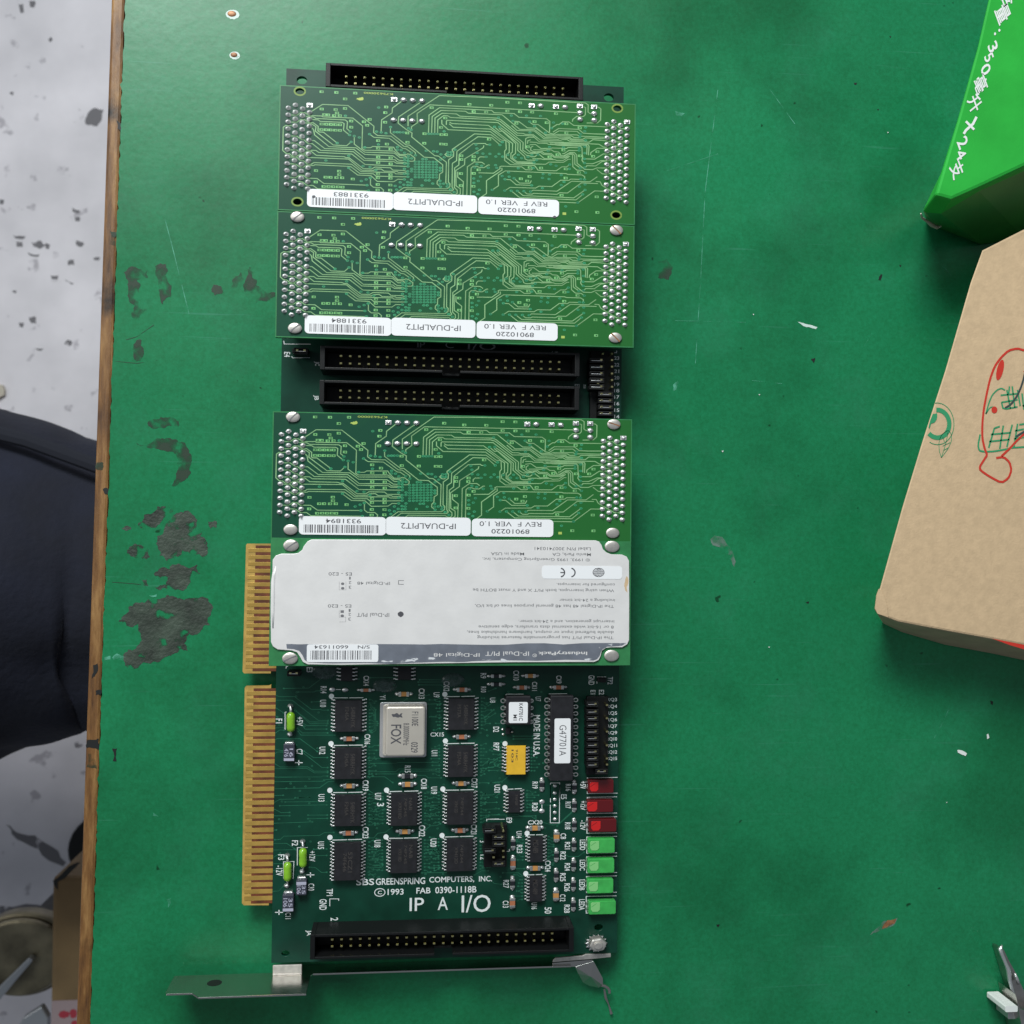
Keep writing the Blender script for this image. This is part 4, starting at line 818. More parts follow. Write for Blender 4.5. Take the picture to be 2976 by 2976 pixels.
bm = BM(); tube(bm, [W('BR', x, y, z) + (z,) for x, y, z in ((1478, 1320, -.4), (1500, 1450, -.45), (1540, 1540, -.5), (1580, 1675, -.5))], [.03, .045, .018, .045], 8, squash=.5); mk('flange_glint_strip', bm, 'steel', bpl)  # reflections along the bent flange, shaped as a thin steel strip

# ---- silkscreen on the carrier
bm = BM(); zs = .003
def sk(s_, t, x0, x1, y0, y1, rot=-90, bo=.012): textp(bm, s_, t, x0, x1, y0, y1, zs, rot, bo)
for a_ in (('CX14', 'E1', 1818, 1895, 215, 352), ('R14', 'E1', 1218, 1300, 360, 458), ('U10', 'E1', 1208, 1292, 552, 650), ('F1', 'E1', 588, 675, 815, 878), ('+5V', 'E1', 880, 965, 790, 915), ('C7', 'E1', 878, 962, 1240, 1318),
    ('U12', 'E1', 1198, 1282, 1210, 1312), ('CX16', 'E1', 1832, 1912, 1035, 1172), ('CX19', 'E1', 1805, 1888, 1682, 1825), ('E3', 'E1', 1020, 1102, 92, 162),
    ('U13', 'E4', 1185, 1270, 137, 238), ('U15', 'E4', 1178, 1262, 802, 903), ('CX23', 'E4', 1805, 1888, 598, 752), ('F2', 'E4', 815, 898, 785, 858), ('+12V', 'E4', 1058, 1138, 935, 1078), ('F3', 'E4', 620, 705, 982, 1058), ('-12V', 'E4', 592, 680, 1140, 1280),
    ('C10', 'E4', 1042, 1125, 1392, 1488), ('C11', 'E4', 722, 798, 1798, 1885), ('TP1', 'E4', 1302, 1385, 1465, 1562), ('GND', 'E4', 1200, 1300, 1612, 1758), ('2', 'E4', 1358, 1460, 1868, 1912),
    ('Y1', 'E2', 262, 340, 485, 545), ('CX13', 'E2', 805, 888, 392, 535), ('U9', 'E2', 1012, 1100, 445, 515), ('CX12', 'E2', 1155, 1238, 292, 428), ('R9', 'E2', 1672, 1755, 175, 248), ('R10', 'E2', 1678, 1752, 365, 445), ('U11', 'E2', 985, 1070, 1258, 1338),
    ('R15', 'E2', 610, 692, 1475, 1570), ('CX18', 'E2', 838, 920, 1658, 1800), ('U19', 'E2', 978, 1065, 1770, 1870), ('CX17', 'E2', 1545, 1630, 1650, 1785),
    ('U17', 'E5', 190, 278, 120, 218), ('3', 'E5', 220, 318, 258, 305), ('U18', 'E5', 182, 270, 780, 880), ('U20', 'E5', 970, 1055, 760, 875), ('CX22', 'E5', 808, 895, 575, 728), ('CX21', 'E5', 1538, 1622, 562, 695), ('3', 'E5', 1662, 1740, 785, 812), ('12', 'E5', 1670, 1755, 985, 1052),
    ('U8', 'E3', 18, 95, 520, 592), ('U7', 'E3', 655, 735, 505, 570), ('CX10', 'E3', 345, 428, 140, 278), ('CX11', 'E3', 608, 682, 298, 422), ('CX9', 'E3', 948, 1025, 210, 320), ('GND', 'E3', 1400, 1488, 205, 340), ('TP2', 'E3', 1670, 1745, 228, 332),
    ('E1', 'E3', 1430, 1500, 412, 472), ('E2', 'E3', 1548, 1622, 410, 478), ('D2', 'E3', 65, 148, 928, 1002), ('RP7', 'E3', 65, 148, 1152, 1265), ('MADE IN U.S.A.', 'E3', 628, 722, 765, 1342), ('U21', 'E3', 80, 162, 1742, 1848),
    ('R19', 'E3', 612, 692, 1700, 1795), ('R16', 'E3', 1080, 1155, 1732, 1828), ('+5V', 'E3', 1285, 1365, 1692, 1800), ('E5', 'E6', 1015, 1095, 138, 205), ('R20', 'E6', 610, 690, 258, 372), ('R17', 'E6', 1075, 1152, 242, 335), ('+12V', 'E6', 1290, 1362, 230, 358),
    ('R18', 'E6', 1070, 1150, 532, 628), ('-12V', 'E6', 1285, 1360, 502, 640), ('E9', 'E6', 248, 328, 465, 540), ('U14', 'E6', 388, 465, 655, 752), ('C8', 'E6', 1008, 1088, 685, 765), ('R21', 'E6', 1070, 1145, 808, 908), ('LEDD', 'E6', 1280, 1358, 775, 920),
    ('R23', 'E6', 395, 475, 848, 962), ('R22', 'E6', 1005, 1085, 942, 1055), ('CX24', 'E6', 790, 872, 1070, 1222), ('R24', 'E6', 1068, 1145, 1105, 1210), ('LEDC', 'E6', 1278, 1355, 1058, 1205), ('R25', 'E6', 1002, 1082, 1245, 1358),
    ('R26', 'E6', 1062, 1142, 1388, 1500), ('LEDB', 'E6', 1272, 1352, 1335, 1482), ('R27', 'E6', 205, 285, 1342, 1452), ('C12', 'E6', 1000, 1080, 1542, 1640), ('R28', 'E6', 1060, 1140, 1688, 1802), ('LEDA', 'E6', 1268, 1348, 1612, 1762),
    ('C13', 'E6', 198, 280, 1632, 1728), ('U16', 'E6', 600, 680, 1658, 1750), ('50', 'E6', 785, 882, 1722, 1812), ('J4', 'BL', 1730, 1798, 402, 460), ('E4', 'M1', 470, 525, 235, 282), ('JC', 'M1', 748, 800, 325, 365), ('JB', 'M1', 742, 792, 640, 685)): 
    s_ = 'JA' if a_[0] == 'J4' else a_[0]; sk(s_, *a_[1:])
sk('SBS', 'E4', 1720, 1965, 1325, 1412, 0); sk('GREENSPRING', 'E5', 212, 890, 1312, 1402, 0); sk('COMPUTERS,', 'E5', 958, 1582, 1292, 1382, 0); sk('INC.', 'E5', 1652, 1835, 1285, 1360, 0)
sk('1993', 'E5', 372, 592, 1465, 1548, 0); sk('C', 'E5', 232, 288, 1492, 1540, 0); cx, cy = W('E5', 260, 1514); ring(bm, cx, cy, .145, .108, .022, zs, 0, 28)
sk('FAB', 'E5', 775, 970, 1448, 1528, 0); sk('0390-1118B', 'E5', 1042, 1615, 1432, 1522, 0); sk('IP', 'E5', 680, 878, 1592, 1772, 0, .004); sk('A', 'E5', 1075, 1215, 1580, 1758, 0, .004); sk('I/O', 'E5', 1410, 1815, 1552, 1790, 0, .004)
sk('CX15', 'E2', 972, 1160, 1008, 1065, 0); sk('CX20', 'E6', 552, 755, 502, 560, 0)
for i, (s_, y) in enumerate((('RQ3', 550), ('RQ4', 645), ('RQ5', 740), ('RQ6', 832), ('RQ7', 922), ('RQ9', 1015), ('RQ10', 1103), ('RQ11', 1195), ('RQ12', 1287), ('RQ15', 1378))): sk(s_, 'E3', 1662 - i * .8, 1805, y - 28, y + 28, 0)
for s_, y in (('23', 292), ('22', 354), ('21', 415), ('20', 476), ('19', 538), ('18', 597), ('17', 657), ('16', 718), ('15', 780), ('14', 840)): sk(s_, 'M2', 1626, 1674, y - 17, y + 17, 0)
sk('I/O', 'M2', 255, 520, 148, 215, 0, .0); sk('IP', 'V', 1458, 1530, 1395, 1450, 0, 0); sk('C', 'V', 1720, 1800, 1395, 1455, 0, 0); sk('5', 'M2', 1040, 1100, 228, 255); sk('E7', 'M2', 1256, 1302, 535, 578); sk('5', 'M2', 1338, 1360, 535, 578)
def dot(t, x, y, r=36): cx, cy = W(t, x, y); k = ktile(t, 0); flat(bm, ell(cx, cy, r * k, r * k, 16), zs)
for t, x, y in (('E1', 1368, 500), ('E1', 1362, 1165), ('E1', 1346, 1820), ('E4', 1347, 742), ('E2', 1173, 472), ('E2', 1180, 1127), ('E2', 1145, 1802), ('E2', 355, 1817), ('E5', 347, 735), ('E5', 1133, 715), ('E3', 230, 1165), ('E3', 228, 1782), ('E6', 540, 683), ('E6', 522, 1250)): dot(t, x, y)
def sl(s_, wd=.022):
    for p_ in parse(s_, zs): strip(bm, p_, wd, zs)
sl('''E1 1408,522 1600,522
E1 1618,522 1815,520
E1 1402,1190 1595,1188
E1 1610,1187 1808,1185
E1 1392,1852 1588,1850
E1 1605,1850 1805,1845
E4 1382,780 1585,775
E4 1600,774 1798,768
E2 1198,505 1382,504
E2 1405,503 1595,498
E2 1190,1166 1375,1162
E2 1397,1161 1590,1158
E2 1182,1818 1372,1816
E2 1392,1815 1582,1810
E2 398,1838 570,1834
E2 603,1834 802,1828
E5 390,755 585,754
E5 600,752 800,747
E5 1175,737 1365,731
E5 1383,730 1575,725
E3 262,1805 350,1802
E3 365,1800 465,1796
E6 570,706 650,706
E6 668,706 765,703
E6 555,1268 642,1266
E6 662,1266 755,1260''', .026)
sl('''E1 720,970 720,722 740,722
E1 715,965 715,722
E4 888,1135 890,885 1035,884
E4 697,1320 695,1085 842,1080 830,1325
E1 1432,406 1500,406
E6 748,282 748,338
E3 848,467 1102,463
E3 235,488 255,470 490,470
E3 868,1720 868,1932
E3 868,1718 998,1716 998,1932
E6 868,0 868,250
E6 866,285 866,538 992,538 998,0
E3 1520,322 1525,228 1648,228
E3 1395,518 1410,510 1640,508 1650,514
E6 -20,490 225,488
E5 1932,482 1762,487 1760,515
E5 1762,680 1755,795
E5 1725,940 1760,940 1765,1050
E4 1345,1708 1345,1605 1470,1605 1470,1630
BL 1840,325 1838,360
M2 1413,650 1412,845
M2 1420,238 1648,242 1650,222
M1 466,130 470,160 718,162
M1 540,275 548,290 712,288
E1 730,110 735,80 760,78
E6 235,940 295,935 290,905''', .020)
for t, x, y in (('E1', 910, 1432), ('E4', 1073, 1268), ('E4', 632, 1795)):
    k = 55 / 4.83; sl('%s %d,%d %d,%d' % (t, x - 55, y, x + 55, y), .028); sl('%s %d,%d %d,%d' % (t, x, y - 34, x, y + 34), .028)
for t, x0, x1, y0, y1 in (('E3', 1385, 1810, 1638, 1866), ('E6', 1385, 1803, 172, 406), ('E6', 1380, 1803, 452, 684), ('E6', 1378, 1802, 727, 964), ('E6', 1376, 1802, 1006, 1240), ('E6', 1374, 1800, 1282, 1518), ('E6', 1370, 1796, 1562, 1806)):
    sl('%s %d,%d %d,%d %d,%d %d,%d' % (t, x1, y0, x0, y0 + 8, x0, y1, x1 if y1 < 1700 or t == 'E3' else x0 + 40, y1 - 6))
bmesh.ops.recalc_face_normals(bm, faces=bm.faces)
mk('silkscreen_print', bm, 'silk', card)
for y in (48, 120, 210, 302, 395, 487):                             # solder filled row of holes in the E5 box
    cx, cy = W('E6', 930, y - (30 if y == 48 else 0)) ; bm = BM(); dome(bm, cx, cy, .001, .062, .05, .03, 12, 3); mk('solder_pad', bm, 'solder', card, smooth=True)

# ---- faint tracks under the solder mask of the carrier
bm = BM(); zt = .0015
def tr(s_, wd=.020):
    for p_ in parse(s_, zt):
        strip(bm, p_, wd, zt)
        for q in (p_[0], p_[-1]): flat(bm, ell(q[0], q[1], .03, .024, 8), zt + .0005)
tr('''E1 700,390 1050,385 1245,238
E1 905,440 1125,440 1150,425 1210,422
E1 525,465 640,505 850,505 1085,685 1215,685 1240,695 1320,695
E1 525,555 815,555 1185,840 1320,840
E1 540,640 570,650 700,735
E1 525,740 610,790
E1 870,705 1070,860 1315,862
E1 525,850 600,848
E1 525,945 700,940
E1 530,1050 640,975 700,975
E1 525,1140 605,1095 925,1095 1170,1275
E1 890,950 960,1015 1315,1015
E1 900,990 940,1045 1415,1045
E1 960,910 1000,962 1300,960
E1 925,840 1020,912 1300,912
E1 860,700 1070,885 1315,885
E1 525,1225 690,1270
E1 525,1335 610,1283 690,1283
E1 980,1270 1115,1360 1310,1360
E1 940,1270 1235,1500 1315,1500
E1 525,1420 650,1492 1035,1490 1125,1552 1315,1552
E1 525,1515 1020,1510 1130,1575 1315,1572
E1 525,1610 580,1635 1225,1632 1250,1620 1310,1620
E1 520,1700 1250,1692 1290,1670 1405,1665
E1 520,1800 1200,1785 1320,1700 1400,1695
E1 520,1895 690,1890
E1 860,1925 1060,1915
E1 1090,580 1200,575
E4 520,260 570,250 640,208 840,205 870,185 1060,180
E4 720,245 1300,238
E4 645,298 1300,285
E4 520,350 575,348 660,395 780,392
E4 520,440 780,438
E4 1040,430 1310,428
E4 1040,480 1310,475
E4 520,545 1100,525
E4 520,640 595,638
E4 575,775 650,770 700,725 1200,715 1270,675 1400,672
E4 510,828 740,826 850,900
E4 510,920 870,915
E4 510,1025 560,1020 650,960
E4 510,1112 690,1110
E4 510,1210 680,1205
E4 1120,910 1300,905
E4 1110,1000 1300,995
E4 1060,1160 1140,1165 1230,1235 1300,1232
E4 510,1500 630,1495 690,1430
E2 100,1255 270,1255
E2 100,1370 600,1372
E2 110,1440 480,1440 520,1430 1100,1428
E2 110,1560 480,1560 530,1520 1050,1525
E2 150,1590 520,1590 560,1550 1100,1550
E2 100,1630 330,1630 440,1710
E2 770,1610 900,1610 940,1645 1120,1645
E2 130,620 200,690 205,980 150,1010
E2 110,640 180,710 182,960 130,1000
E2 940,610 1115,605
E2 960,790 1115,795
E2 1730,800 1860,690
E2 1740,830 1880,740
E2 1760,610 1880,520
E2 1770,640 1890,560
E2 1700,1470 1800,1390 1880,1390
E2 1710,1510 1850,1500 1932,1460
E2 1690,1540 1932,1540
E2 1660,1715 1932,1715
E2 130,240 600,238
E2 800,300 1150,300
E2 810,340 1120,342 1160,370
E2 820,270 1220,268
E2 880,500 950,480
E2 580,575 640,535
E5 110,750 175,750 230,685 340,670 430,600
E5 900,635 970,580 1060,575 1110,550
E5 100,195 310,195
E5 110,370 240,330
E5 120,485 320,490
E5 900,360 1000,355 1040,335 1090,335
E5 900,290 1090,290
E5 900,440 1100,440
E5 100,1060 160,1050 300,1050
E5 100,1110 150,1130 300,1130
E5 100,1160 300,1165
E5 100,1230 180,1290 260,1320
E5 900,910 1080,905
E5 910,960 1080,960
E5 900,1060 1080,1020
E5 850,1240 1190,1235
E5 950,1160 1100,1165
E5 1590,1270 1690,1210 1780,1212
E5 1700,1160 1770,1100
E5 1700,150 1850,145 1932,90
E5 1690,180 1870,178 1932,130
E5 1680,260 1900,250
E5 1680,350 1932,340
E5 1780,450 1830,425 1932,420
E5 100,80 180,130
E3 0,1450 120,1380
E3 0,1500 130,1480
E3 0,1720 200,1690 290,1610
E3 100,880 300,878
E3 350,1060 620,1060
E3 350,1100 620,1098
E3 0,430 100,390
E6 0,430 420,425 440,440 660,440
E6 250,445 600,450 690,510 900,570 980,550
E6 0,180 120,180
E6 530,150 700,150
E6 530,280 900,290
E6 200,1240 420,1240 470,1280
E6 830,1050 900,1130
E6 1060,970 1120,1010 1260,1010 1340,950
E6 390,1180 500,1180
E6 0,1310 80,1390 180,1400''')
for p_ in parse('E6 990,550 1190,370', zt): strip(bm, p_, .045, zt)
r = random.Random(11)                                              # short escape tracks at the chip leads
for t, xs, y0, y1, n in (('E1', 1905, 548, 978, 10), ('E1', 1900, 1212, 1640, 10), ('E4', 1900, 138, 568, 10), ('E5', 110, 808, 1320, 11), ('E2', 1100, 527, 952, -10), ('E2', 1095, 1188, 1612, -10), ('E2', 1690, 527, 952, 10), ('E2', 1680, 1188, 1612, 10), ('E5', 300, 122, 545, -10), ('E5', 295, 780, 1205, -10),
    ('E5', 895, 122, 545, 10), ('E5', 890, 780, 1205, 10), ('E5', 1090, 108, 530, -10), ('E5', 1085, 762, 1185, -10), ('E5', 1680, 108, 530, 10), ('E5', 1670, 762, 1185, 10), ('E6', 540, 85, 370, 7), ('E6', 480, 730, 1058, -8), ('E6', 840, 730, 1058, 8), ('E6', 470, 1290, 1612, -8), ('E3', 600, 1222, 1545, 8), ('E3', 160, 1222, 1545, -8)):
    k = abs(n); sg = 1 if n > 0 else -1
    for i in range(k):
        y = y0 + (y1 - y0) * i / (k - 1); L_ = r.uniform(25, 120); j = r.choice((-22, 0, 0, 22)); x = xs
        tr('%s %d,%d %d,%d %d,%d %d,%d' % (t, x, y, x + sg * L_ * .4, y, x + sg * (L_ * .4 + abs(j)), y + j, x + sg * (L_ + abs(j)), y + j), .016)
for i in range(150):                                               # vias
    x = r.uniform(800, 1660); y = r.uniform(1960, 2560); q = at(x, y); ring(bm, q[0], q[1], .026, .02, .014, zt + .001, 0, 8)
mk('buried_tracks', bm, 'trace_dim', card)
for t, x, y, rx, ry in (('E2', 330, 350, .34, .2), ('E1', 1270, 150, .36, .22), ('E2', 1290, 270, .33, .2)):   # clear glue blobs
    cx, cy = W(t, x, y); bm = BM(); dome(bm, cx, cy, .002, rx, ry, .06, 24, 4); mk('glue_blob', bm, 'glue_clear', card, smooth=True)

# ================================================================== plug-in modules
H = MH; MW, MHT = 9.906, 3.455
TR_ = '''A 610,300 795,180 1245,195 1700,555 1695,665 1765,718 1932,724 B 190,725 420,905 485,910 620,1010 620,1060
A 240,375 345,375 420,325 485,330 560,380 785,385 800,400 1330,415 1500,550 1490,950 1540,980 B 240,990 345,1068 440,1072 480,1110
A 500,395 640,405 680,430 1195,450 1235,480 1225,605 1280,650
A 615,450 720,455 760,482 1140,492 1175,515 1165,630 1270,715
A 240,500 345,498 420,450 485,455 555,500 630,505 720,570 715,650 740,668 810,670 1055,860
A 490,510 590,520 680,575 670,655 985,895 1220,905 1300,835
A 600,590 640,630 655,720 910,925 1385,940 1540,1055 B 220,1070 330,1150 430,1157
A 610,820 650,820 835,960 1350,970 1550,1130 B 262,1143 300,1180 440,1190 490,1208
A 235,745 340,745 430,805 470,810 545,875 615,875 765,992 1340,1010 1525,1160 B 240,1175 290,1205 430,1208
A 235,868 325,868 420,930 460,935 540,990 680,995 730,1030 1310,1050 1545,1232 B 480,1258
A 230,990 340,990 430,1050 480,1045 520,1015 600,1015 685,1080 1175,1100 1210,1115 1265,1118 1510,1305 1660,1310 1720,1275 B 180,1285 225,1325 410,1330 480,1350
A 275,562 150,560 105,590 95,1000 150,1050 205,1055 260,1095 340,1100 400,1068 480,1075 540,1120 1255,1140 1490,1335 1690,1335 1730,1310 1830,1310 1880,1345 B 300,1350 320,1365 450,1370 480,1390
A 225,1115 340,1118 400,1170 450,1175 530,1235 600,1238 645,1210 1305,1230 1475,1358 B 250,1370 275,1390 430,1395
A 220,1235 320,1240 400,1290 455,1292 515,1258 640,1262 660,1248 1290,1270 1450,1390 1690,1395 1735,1435 B 260,1440 480,1442
A 1250,1300 1415,1420 1650,1430 1760,1528 B 240,1530 310,1485 430,1490
A 215,1480 320,1480 400,1432 460,1438 520,1485 700,1490 820,1577 1580,1597
A 340,1545 430,1548 525,1612 630,1615 710,1672 1600,1697
A 1355,735 1355,875 1540,1015 B 250,1025 350,1105 430,1105
A 1640,1470 1640,1590 1690,1632 1820,1637 1870,1680 1860,1730
A 1545,935 1640,935 1680,912 B 235,920 270,975 345,1048 455,1050 485,1035 530,1045 610,1105 605,1150 575,1165 500,1165
A 1625,697 1700,750 B 160,765 400,940 450,945 560,1020
B 400,90 215,230 210,315 25,440 15,660
B 705,125 325,385 315,495 465,610 560,665 555,735 960,1062 1025,1068 1165,1175 1155,1540 1195,1570
B 490,545 490,372 1040,0 C 20,20 1800,97 1850,130 1848,260 1885,285 D 1345,410
B 550,600 550,555 655,485 650,320 875,165 C 120,205 1680,270
B 850,665 860,345 1045,213 C 150,250 195,290 545,300 630,365 1115,385 1175,430 1170,620
B 905,670 915,370 1070,262 1500,270 1550,303 C 335,325 645,578 905,580 1090,715 1310,715 1345,705 1525,708 1560,738 1755,740 1795,715 D 1352,641 1490,645
B 960,675 965,395 1090,310 1345,320 1400,358 C 240,385 310,410 600,645 710,650 740,665 880,668 1010,765 1175,770 1360,765 1400,750 1480,750 1520,775 1870,790 D 1352,655 1440,660 1500,668 1580,672 1670,674
B 1010,670 1015,430 1115,352 1190,355 1235,383 C 220,415 300,440 600,685 875,690 990,795 1420,795
B 1165,515 1165,450 1180,433 C 260,463 705,810 700,945 790,1000 940,998 970,980 1020,985 1060,1015 1190,1022 1260,1070 1420,1075 1530,1005 1575,1015 1580,1225 1650,1285 1750,1290 1805,1330
B 1220,465 1260,490 1900,515 C 95,515 395,740 520,830 515,985 490,1000 490,1090 590,1165 905,1175
B 1215,495 1285,555 C 135,580 350,740 460,820 460,990 410,1025 405,1080 550,1180 1100,1190 1160,1150 1415,1150 1500,1095 1540,1095
B 1085,425 1085,500 1200,600 C 130,625 315,770 400,780 408,930 380,965 380,1130 480,1203 905,1215 945,1260 965,1295 1285,1303 1390,1230 1470,1230 1525,1190
C 290,540 400,615 655,815 655,940 770,1040 800,1035 850,1060 905,1060 965,1020
C 200,540 290,620 345,610 615,830 610,950 730,1055 740,1100 780,1120 960,1120
C 280,565 330,605 575,830 570,1005 520,1045 520,1090 600,1150 910,1155
C 900,715 800,715 750,740 745,910 830,980 925,985 970,1000 1080,1090 1230,1090
C 840,760 790,775 780,830
C 820,850 920,840 1015,910 1190,910 1215,900 1470,905 1500,887 1700,890
C 820,800 940,805 965,820 1120,820 1150,837 1260,842 1310,852 1715,862 1740,885 1745,1000 1755,1050 1740,1110 1780,1165 D 1270,880 1350,882 1430,850 1470,852 1600,827
C 880,870 840,895 838,945 900,970 1040,965 1075,995 1200,1000 1260,1050 1415,1055 1530,975 1605,975 1650,1020 1655,1165 1790,1270 D 1350,937 1390,920 1490,920 1530,890 1600,890
C 885,935 1100,940 1130,932 1205,935 1250,965 1325,970 1360,1000 1365,1030 1420,1035 1505,990 1580,992 1615,1030 1615,1180 1715,1250
C 1395,1000 1430,995 1510,940 1695,940
C 870,1095 1020,1095 1060,1105 1260,1105 1300,1120 1410,1118 1530,1040
C 525,435 630,440 780,550 925,555 1090,665 1270,670 1310,658 1660,665 1690,685 D 1352,627 1480,632
C 815,445 870,485 970,490 1175,640 1240,655 1335,597 1655,602 1715,655
C 905,520 1115,690 1290,690 1330,680 1560,685 1600,710 1700,712
C 500,510 600,600 900,603 1075,740 1320,745 1350,730 1510,728 1550,755 1790,762
C 1200,550 1300,485 1335,487 1400,435 1510,435 1595,497 D 1352,528 1490,533 1530,513 1570,515 1615,548 1670,548
C 1230,620 1330,555 1680,565 1765,632 D 1352,600 1480,602
C 1170,802 1450,802 1700,810 D 1352,695 1410,697 1450,722 1485,725
C 1260,817 1700,824 1850,835 1865,860 1855,1020
C 1180,827 1290,835 1820,847 1830,870 1825,1010
D 1330,800 1335,775 1395,735 1485,735 1530,730 1600,705
C 1780,1085 D 1370,838 1450,788 1570,790 1610,768
C 1795,1240 1830,1205 D 1380,902 1440,858 1500,852
C 1765,165 1805,180 1800,305 1770,335 1650,335 1580,390 1572,430
D 1365,347 1410,350 1428,365 1425,470 1395,497 1295,498
B 1730,1355 C 185,1358 300,1275 295,1245 320,1232 680,1240 750,1290 850,1292 885,1265
C 330,1260 335,1300 60,1490 60,1720 -30,1780
C 160,1655 270,1580 270,1390 390,1315 1460,1350 1490,1362 1740,1370 1790,1400 1785,1450
C 385,1465 480,1470 585,1558 855,1565
C 545,1445 640,1527 825,1528 850,1480
C 380,1665 475,1605 925,1612 985,1577 1210,1582 1365,1467 1510,1470 1545,1445 1715,1450
C 835,1675 880,1650 1300,1662 1560,1483 1880,1490 D 1395,1003
C 715,1670 775,1718 865,1720 890,1705 1300,1718 1345,1690 1485,1692 1730,1510 D 1400,1068
C 600,1665 705,1747 1595,1777 1795,1635
C 495,1665 640,1780 1635,1812 1755,1715
C 1300,1853 1665,1865 D 1370,1137 1480,1140
D 1380,1048 1420,1050 1440,1085 1540,1145 1590,1175 1665,1177
D 1390,935 1440,975 1490,978 1560,955 1600,955
B 1400,1025 1640,838 1850,835 C 60,855 120,857
B 1175,1645 1225,1610 1230,1555 1200,1525 1205,1130 1290,1070 1295,990 1270,970 1270,945 1660,668 C 140,680 310,805 360,808
B 1175,1645 415,1632 210,1775
B 370,1730 470,1660 1265,1680 1290,1655 1265,1610 1270,1195 1345,1145 1350,980 1720,718 C 150,728 300,860
B 540,1730 590,1695 1240,1715 1280,1742 1325,1745 1355,1720 1355,1665 1305,1620 1310,1275 1385,1220 1390,1040 1400,1025
B 1825,870 1815,910 1720,970 1490,1110 1485,1215 1330,1320 1335,1590 1410,1640 1410,1730 1370,1757
B 1365,1340 1365,1435 1465,1515 1455,1760
B 1840,1205 1790,1168 1660,1165 1535,1250 1525,1765
B 1930,1215 1900,1215 1830,1262 1750,1262 1700,1240 1635,1240 1600,1275 1590,1770
B 1870,1075 1760,1072 1725,1100 1725,1135
B 180,590 180,665 455,878 515,880 775,1090 945,1100 1100,1220 1100,1350 1045,1385 1040,1480 1005,1510 1000,1560 1060,1610
B 600,1730 1170,1747
B 1200,985 1140,1040 1180,1075 1220,1078 1255,1055
C 1420,1075 1530,1040
D 1487,634 1530,637 1548,628 1575,640 1611,640
D 1487,698 1520,695 1547,700 1580,715 1611,702
D 1484,761 1520,765 1547,762 1575,745 1605,735 1640,740 1671,737
D 1482,824 1520,827 1547,825 1580,828 1610,828'''
TOPR = 'V 905,490 905,490'
SQ = {'A': '1195,80 780,262 1027,270 1192,248 1050,328 825,362 893,365 1000,377 1100,377 780,528 858,530 940,533 1022,535 1100,537 775,625 855,628 935,630 1020,634 1100,636 1300,468 1525,480 1625,435 1580,540 1300,577 1775,808 1775,945 1775,1100 1775,1198 680,1352 1088,1357 1090,1418 850,1465 935,1467 1040,1470 1140,1472 1328,1492 1772,1395 1770,1465 1768,1583 1765,1680 675,1552 815,1630 900,1630 983,1632 1068,1633 1145,1637',
      'B': '105,213 90,313 85,482 475,667 480,832 118,868 775,845 780,677 905,215 1220,110 1570,148 1645,275 1865,282 1145,395 1070,562 1078,688 1155,688 1075,855 1150,858 183,955 183,1110 183,1215 180,1408 180,1470 178,1590 175,1680 1427,1058 1427,1123 1645,1070 1640,1133 1422,1373 1420,1585 1645,1367 1640,1595 1733,1303 1915,760',
      'C': '143,160 427,103 650,112 427,257 650,268 862,272 1283,293 585,472 905,440 1120,455 1465,470 1700,535 1465,632 107,760 785,885 1413,937 1310,1018 1170,1060 1707,1033 822,1250 1020,1257 1455,1268 1687,1328 817,1410 665,1452 775,1490 1453,1428 1380,1735',
      'D': '1395,768 1355,812 1228,545 1388,1193 1198,1335 1395,1340', 'V': '545,235 683,240 860,244 765,300'}
VI = {'A': '1200,377 1055,860 1283,655 1273,715 1355,733 1443,757 1300,837 1540,930 1258,1080 855,1170 1510,1262 1633,1275 1635,1468 1565,1497 1478,1525 1578,1598 1605,1697 1780,877 1785,225 1830,662 1748,650 1625,697 1735,1330 1258,1298',
      'B': '183,567 100,677 245,657 300,657 350,657 405,657 855,675 905,678 955,678 1007,678 1125,632 303,918 303,965 370,970 430,1018 550,1018 495,1070 490,1115 555,1115 430,1110 430,1150 490,1160 490,1208 430,1208 490,1258 425,1300 555,1300 485,1345 553,1345 425,1390 487,1390 487,1440 425,1488 553,1490 352,1540 485,1535 540,1545 418,1583 487,1590 540,1590 263,1605 352,1625 290,1670 735,1590 925,1555 800,1500 860,1500 1052,1505 1052,1557 1117,1555 1190,1565 1180,1605 1062,1610 810,978 938,985 1003,990 1070,1038 1190,998 1250,998 1190,1043 1250,1045 1127,1090 1060,1133 1318,952 750,1125 812,1127 1685,857 1703,928 1705,1003 1808,1015 1865,1072 1703,1205 1787,1232 1663,1262 1900,1262 1765,1423 1648,1457 1728,1500 1650,1535 1745,1655 1650,1692 1720,1733 1650,1772 1237,1655 1303,1703 500,585 545,612 1057,1275 1057,1325 620,1060',
      'C': '272,375 498,337 763,337 1012,340 1238,453 1400,470 200,540 290,540 525,435 820,440 905,520 1205,550 1100,632 825,632 1720,650 1705,695 1805,760 340,808 298,860 118,857 435,1030 620,1030 680,1085 565,1080 790,1065 345,1065 225,1065 280,1018 120,1018 860,1030 965,1020 945,1118 895,1160 1190,1190 1285,1215 1525,1190 1520,1265 620,1265 885,1260 90,1265 240,1265 220,1218 1170,885 1145,955 1415,885 1695,890 1690,940 1790,870 1790,985 1785,1085 1788,1160 1790,1240 1710,1250 1805,1330 450,1340 335,1408 458,1418 1057,1365 1170,1368 1045,1432 1160,1450 1375,1378 385,1463 545,1445 1425,1497 1375,1557 1695,1577 1795,1537 1045,1612 855,1565 160,1655 380,1665 495,1665 603,1667 718,1670 835,1675 1787,1450 1720,1445 1795,1635 1755,1715 1805,530 1790,600',
      'D': '1098,1287 1210,1250'}
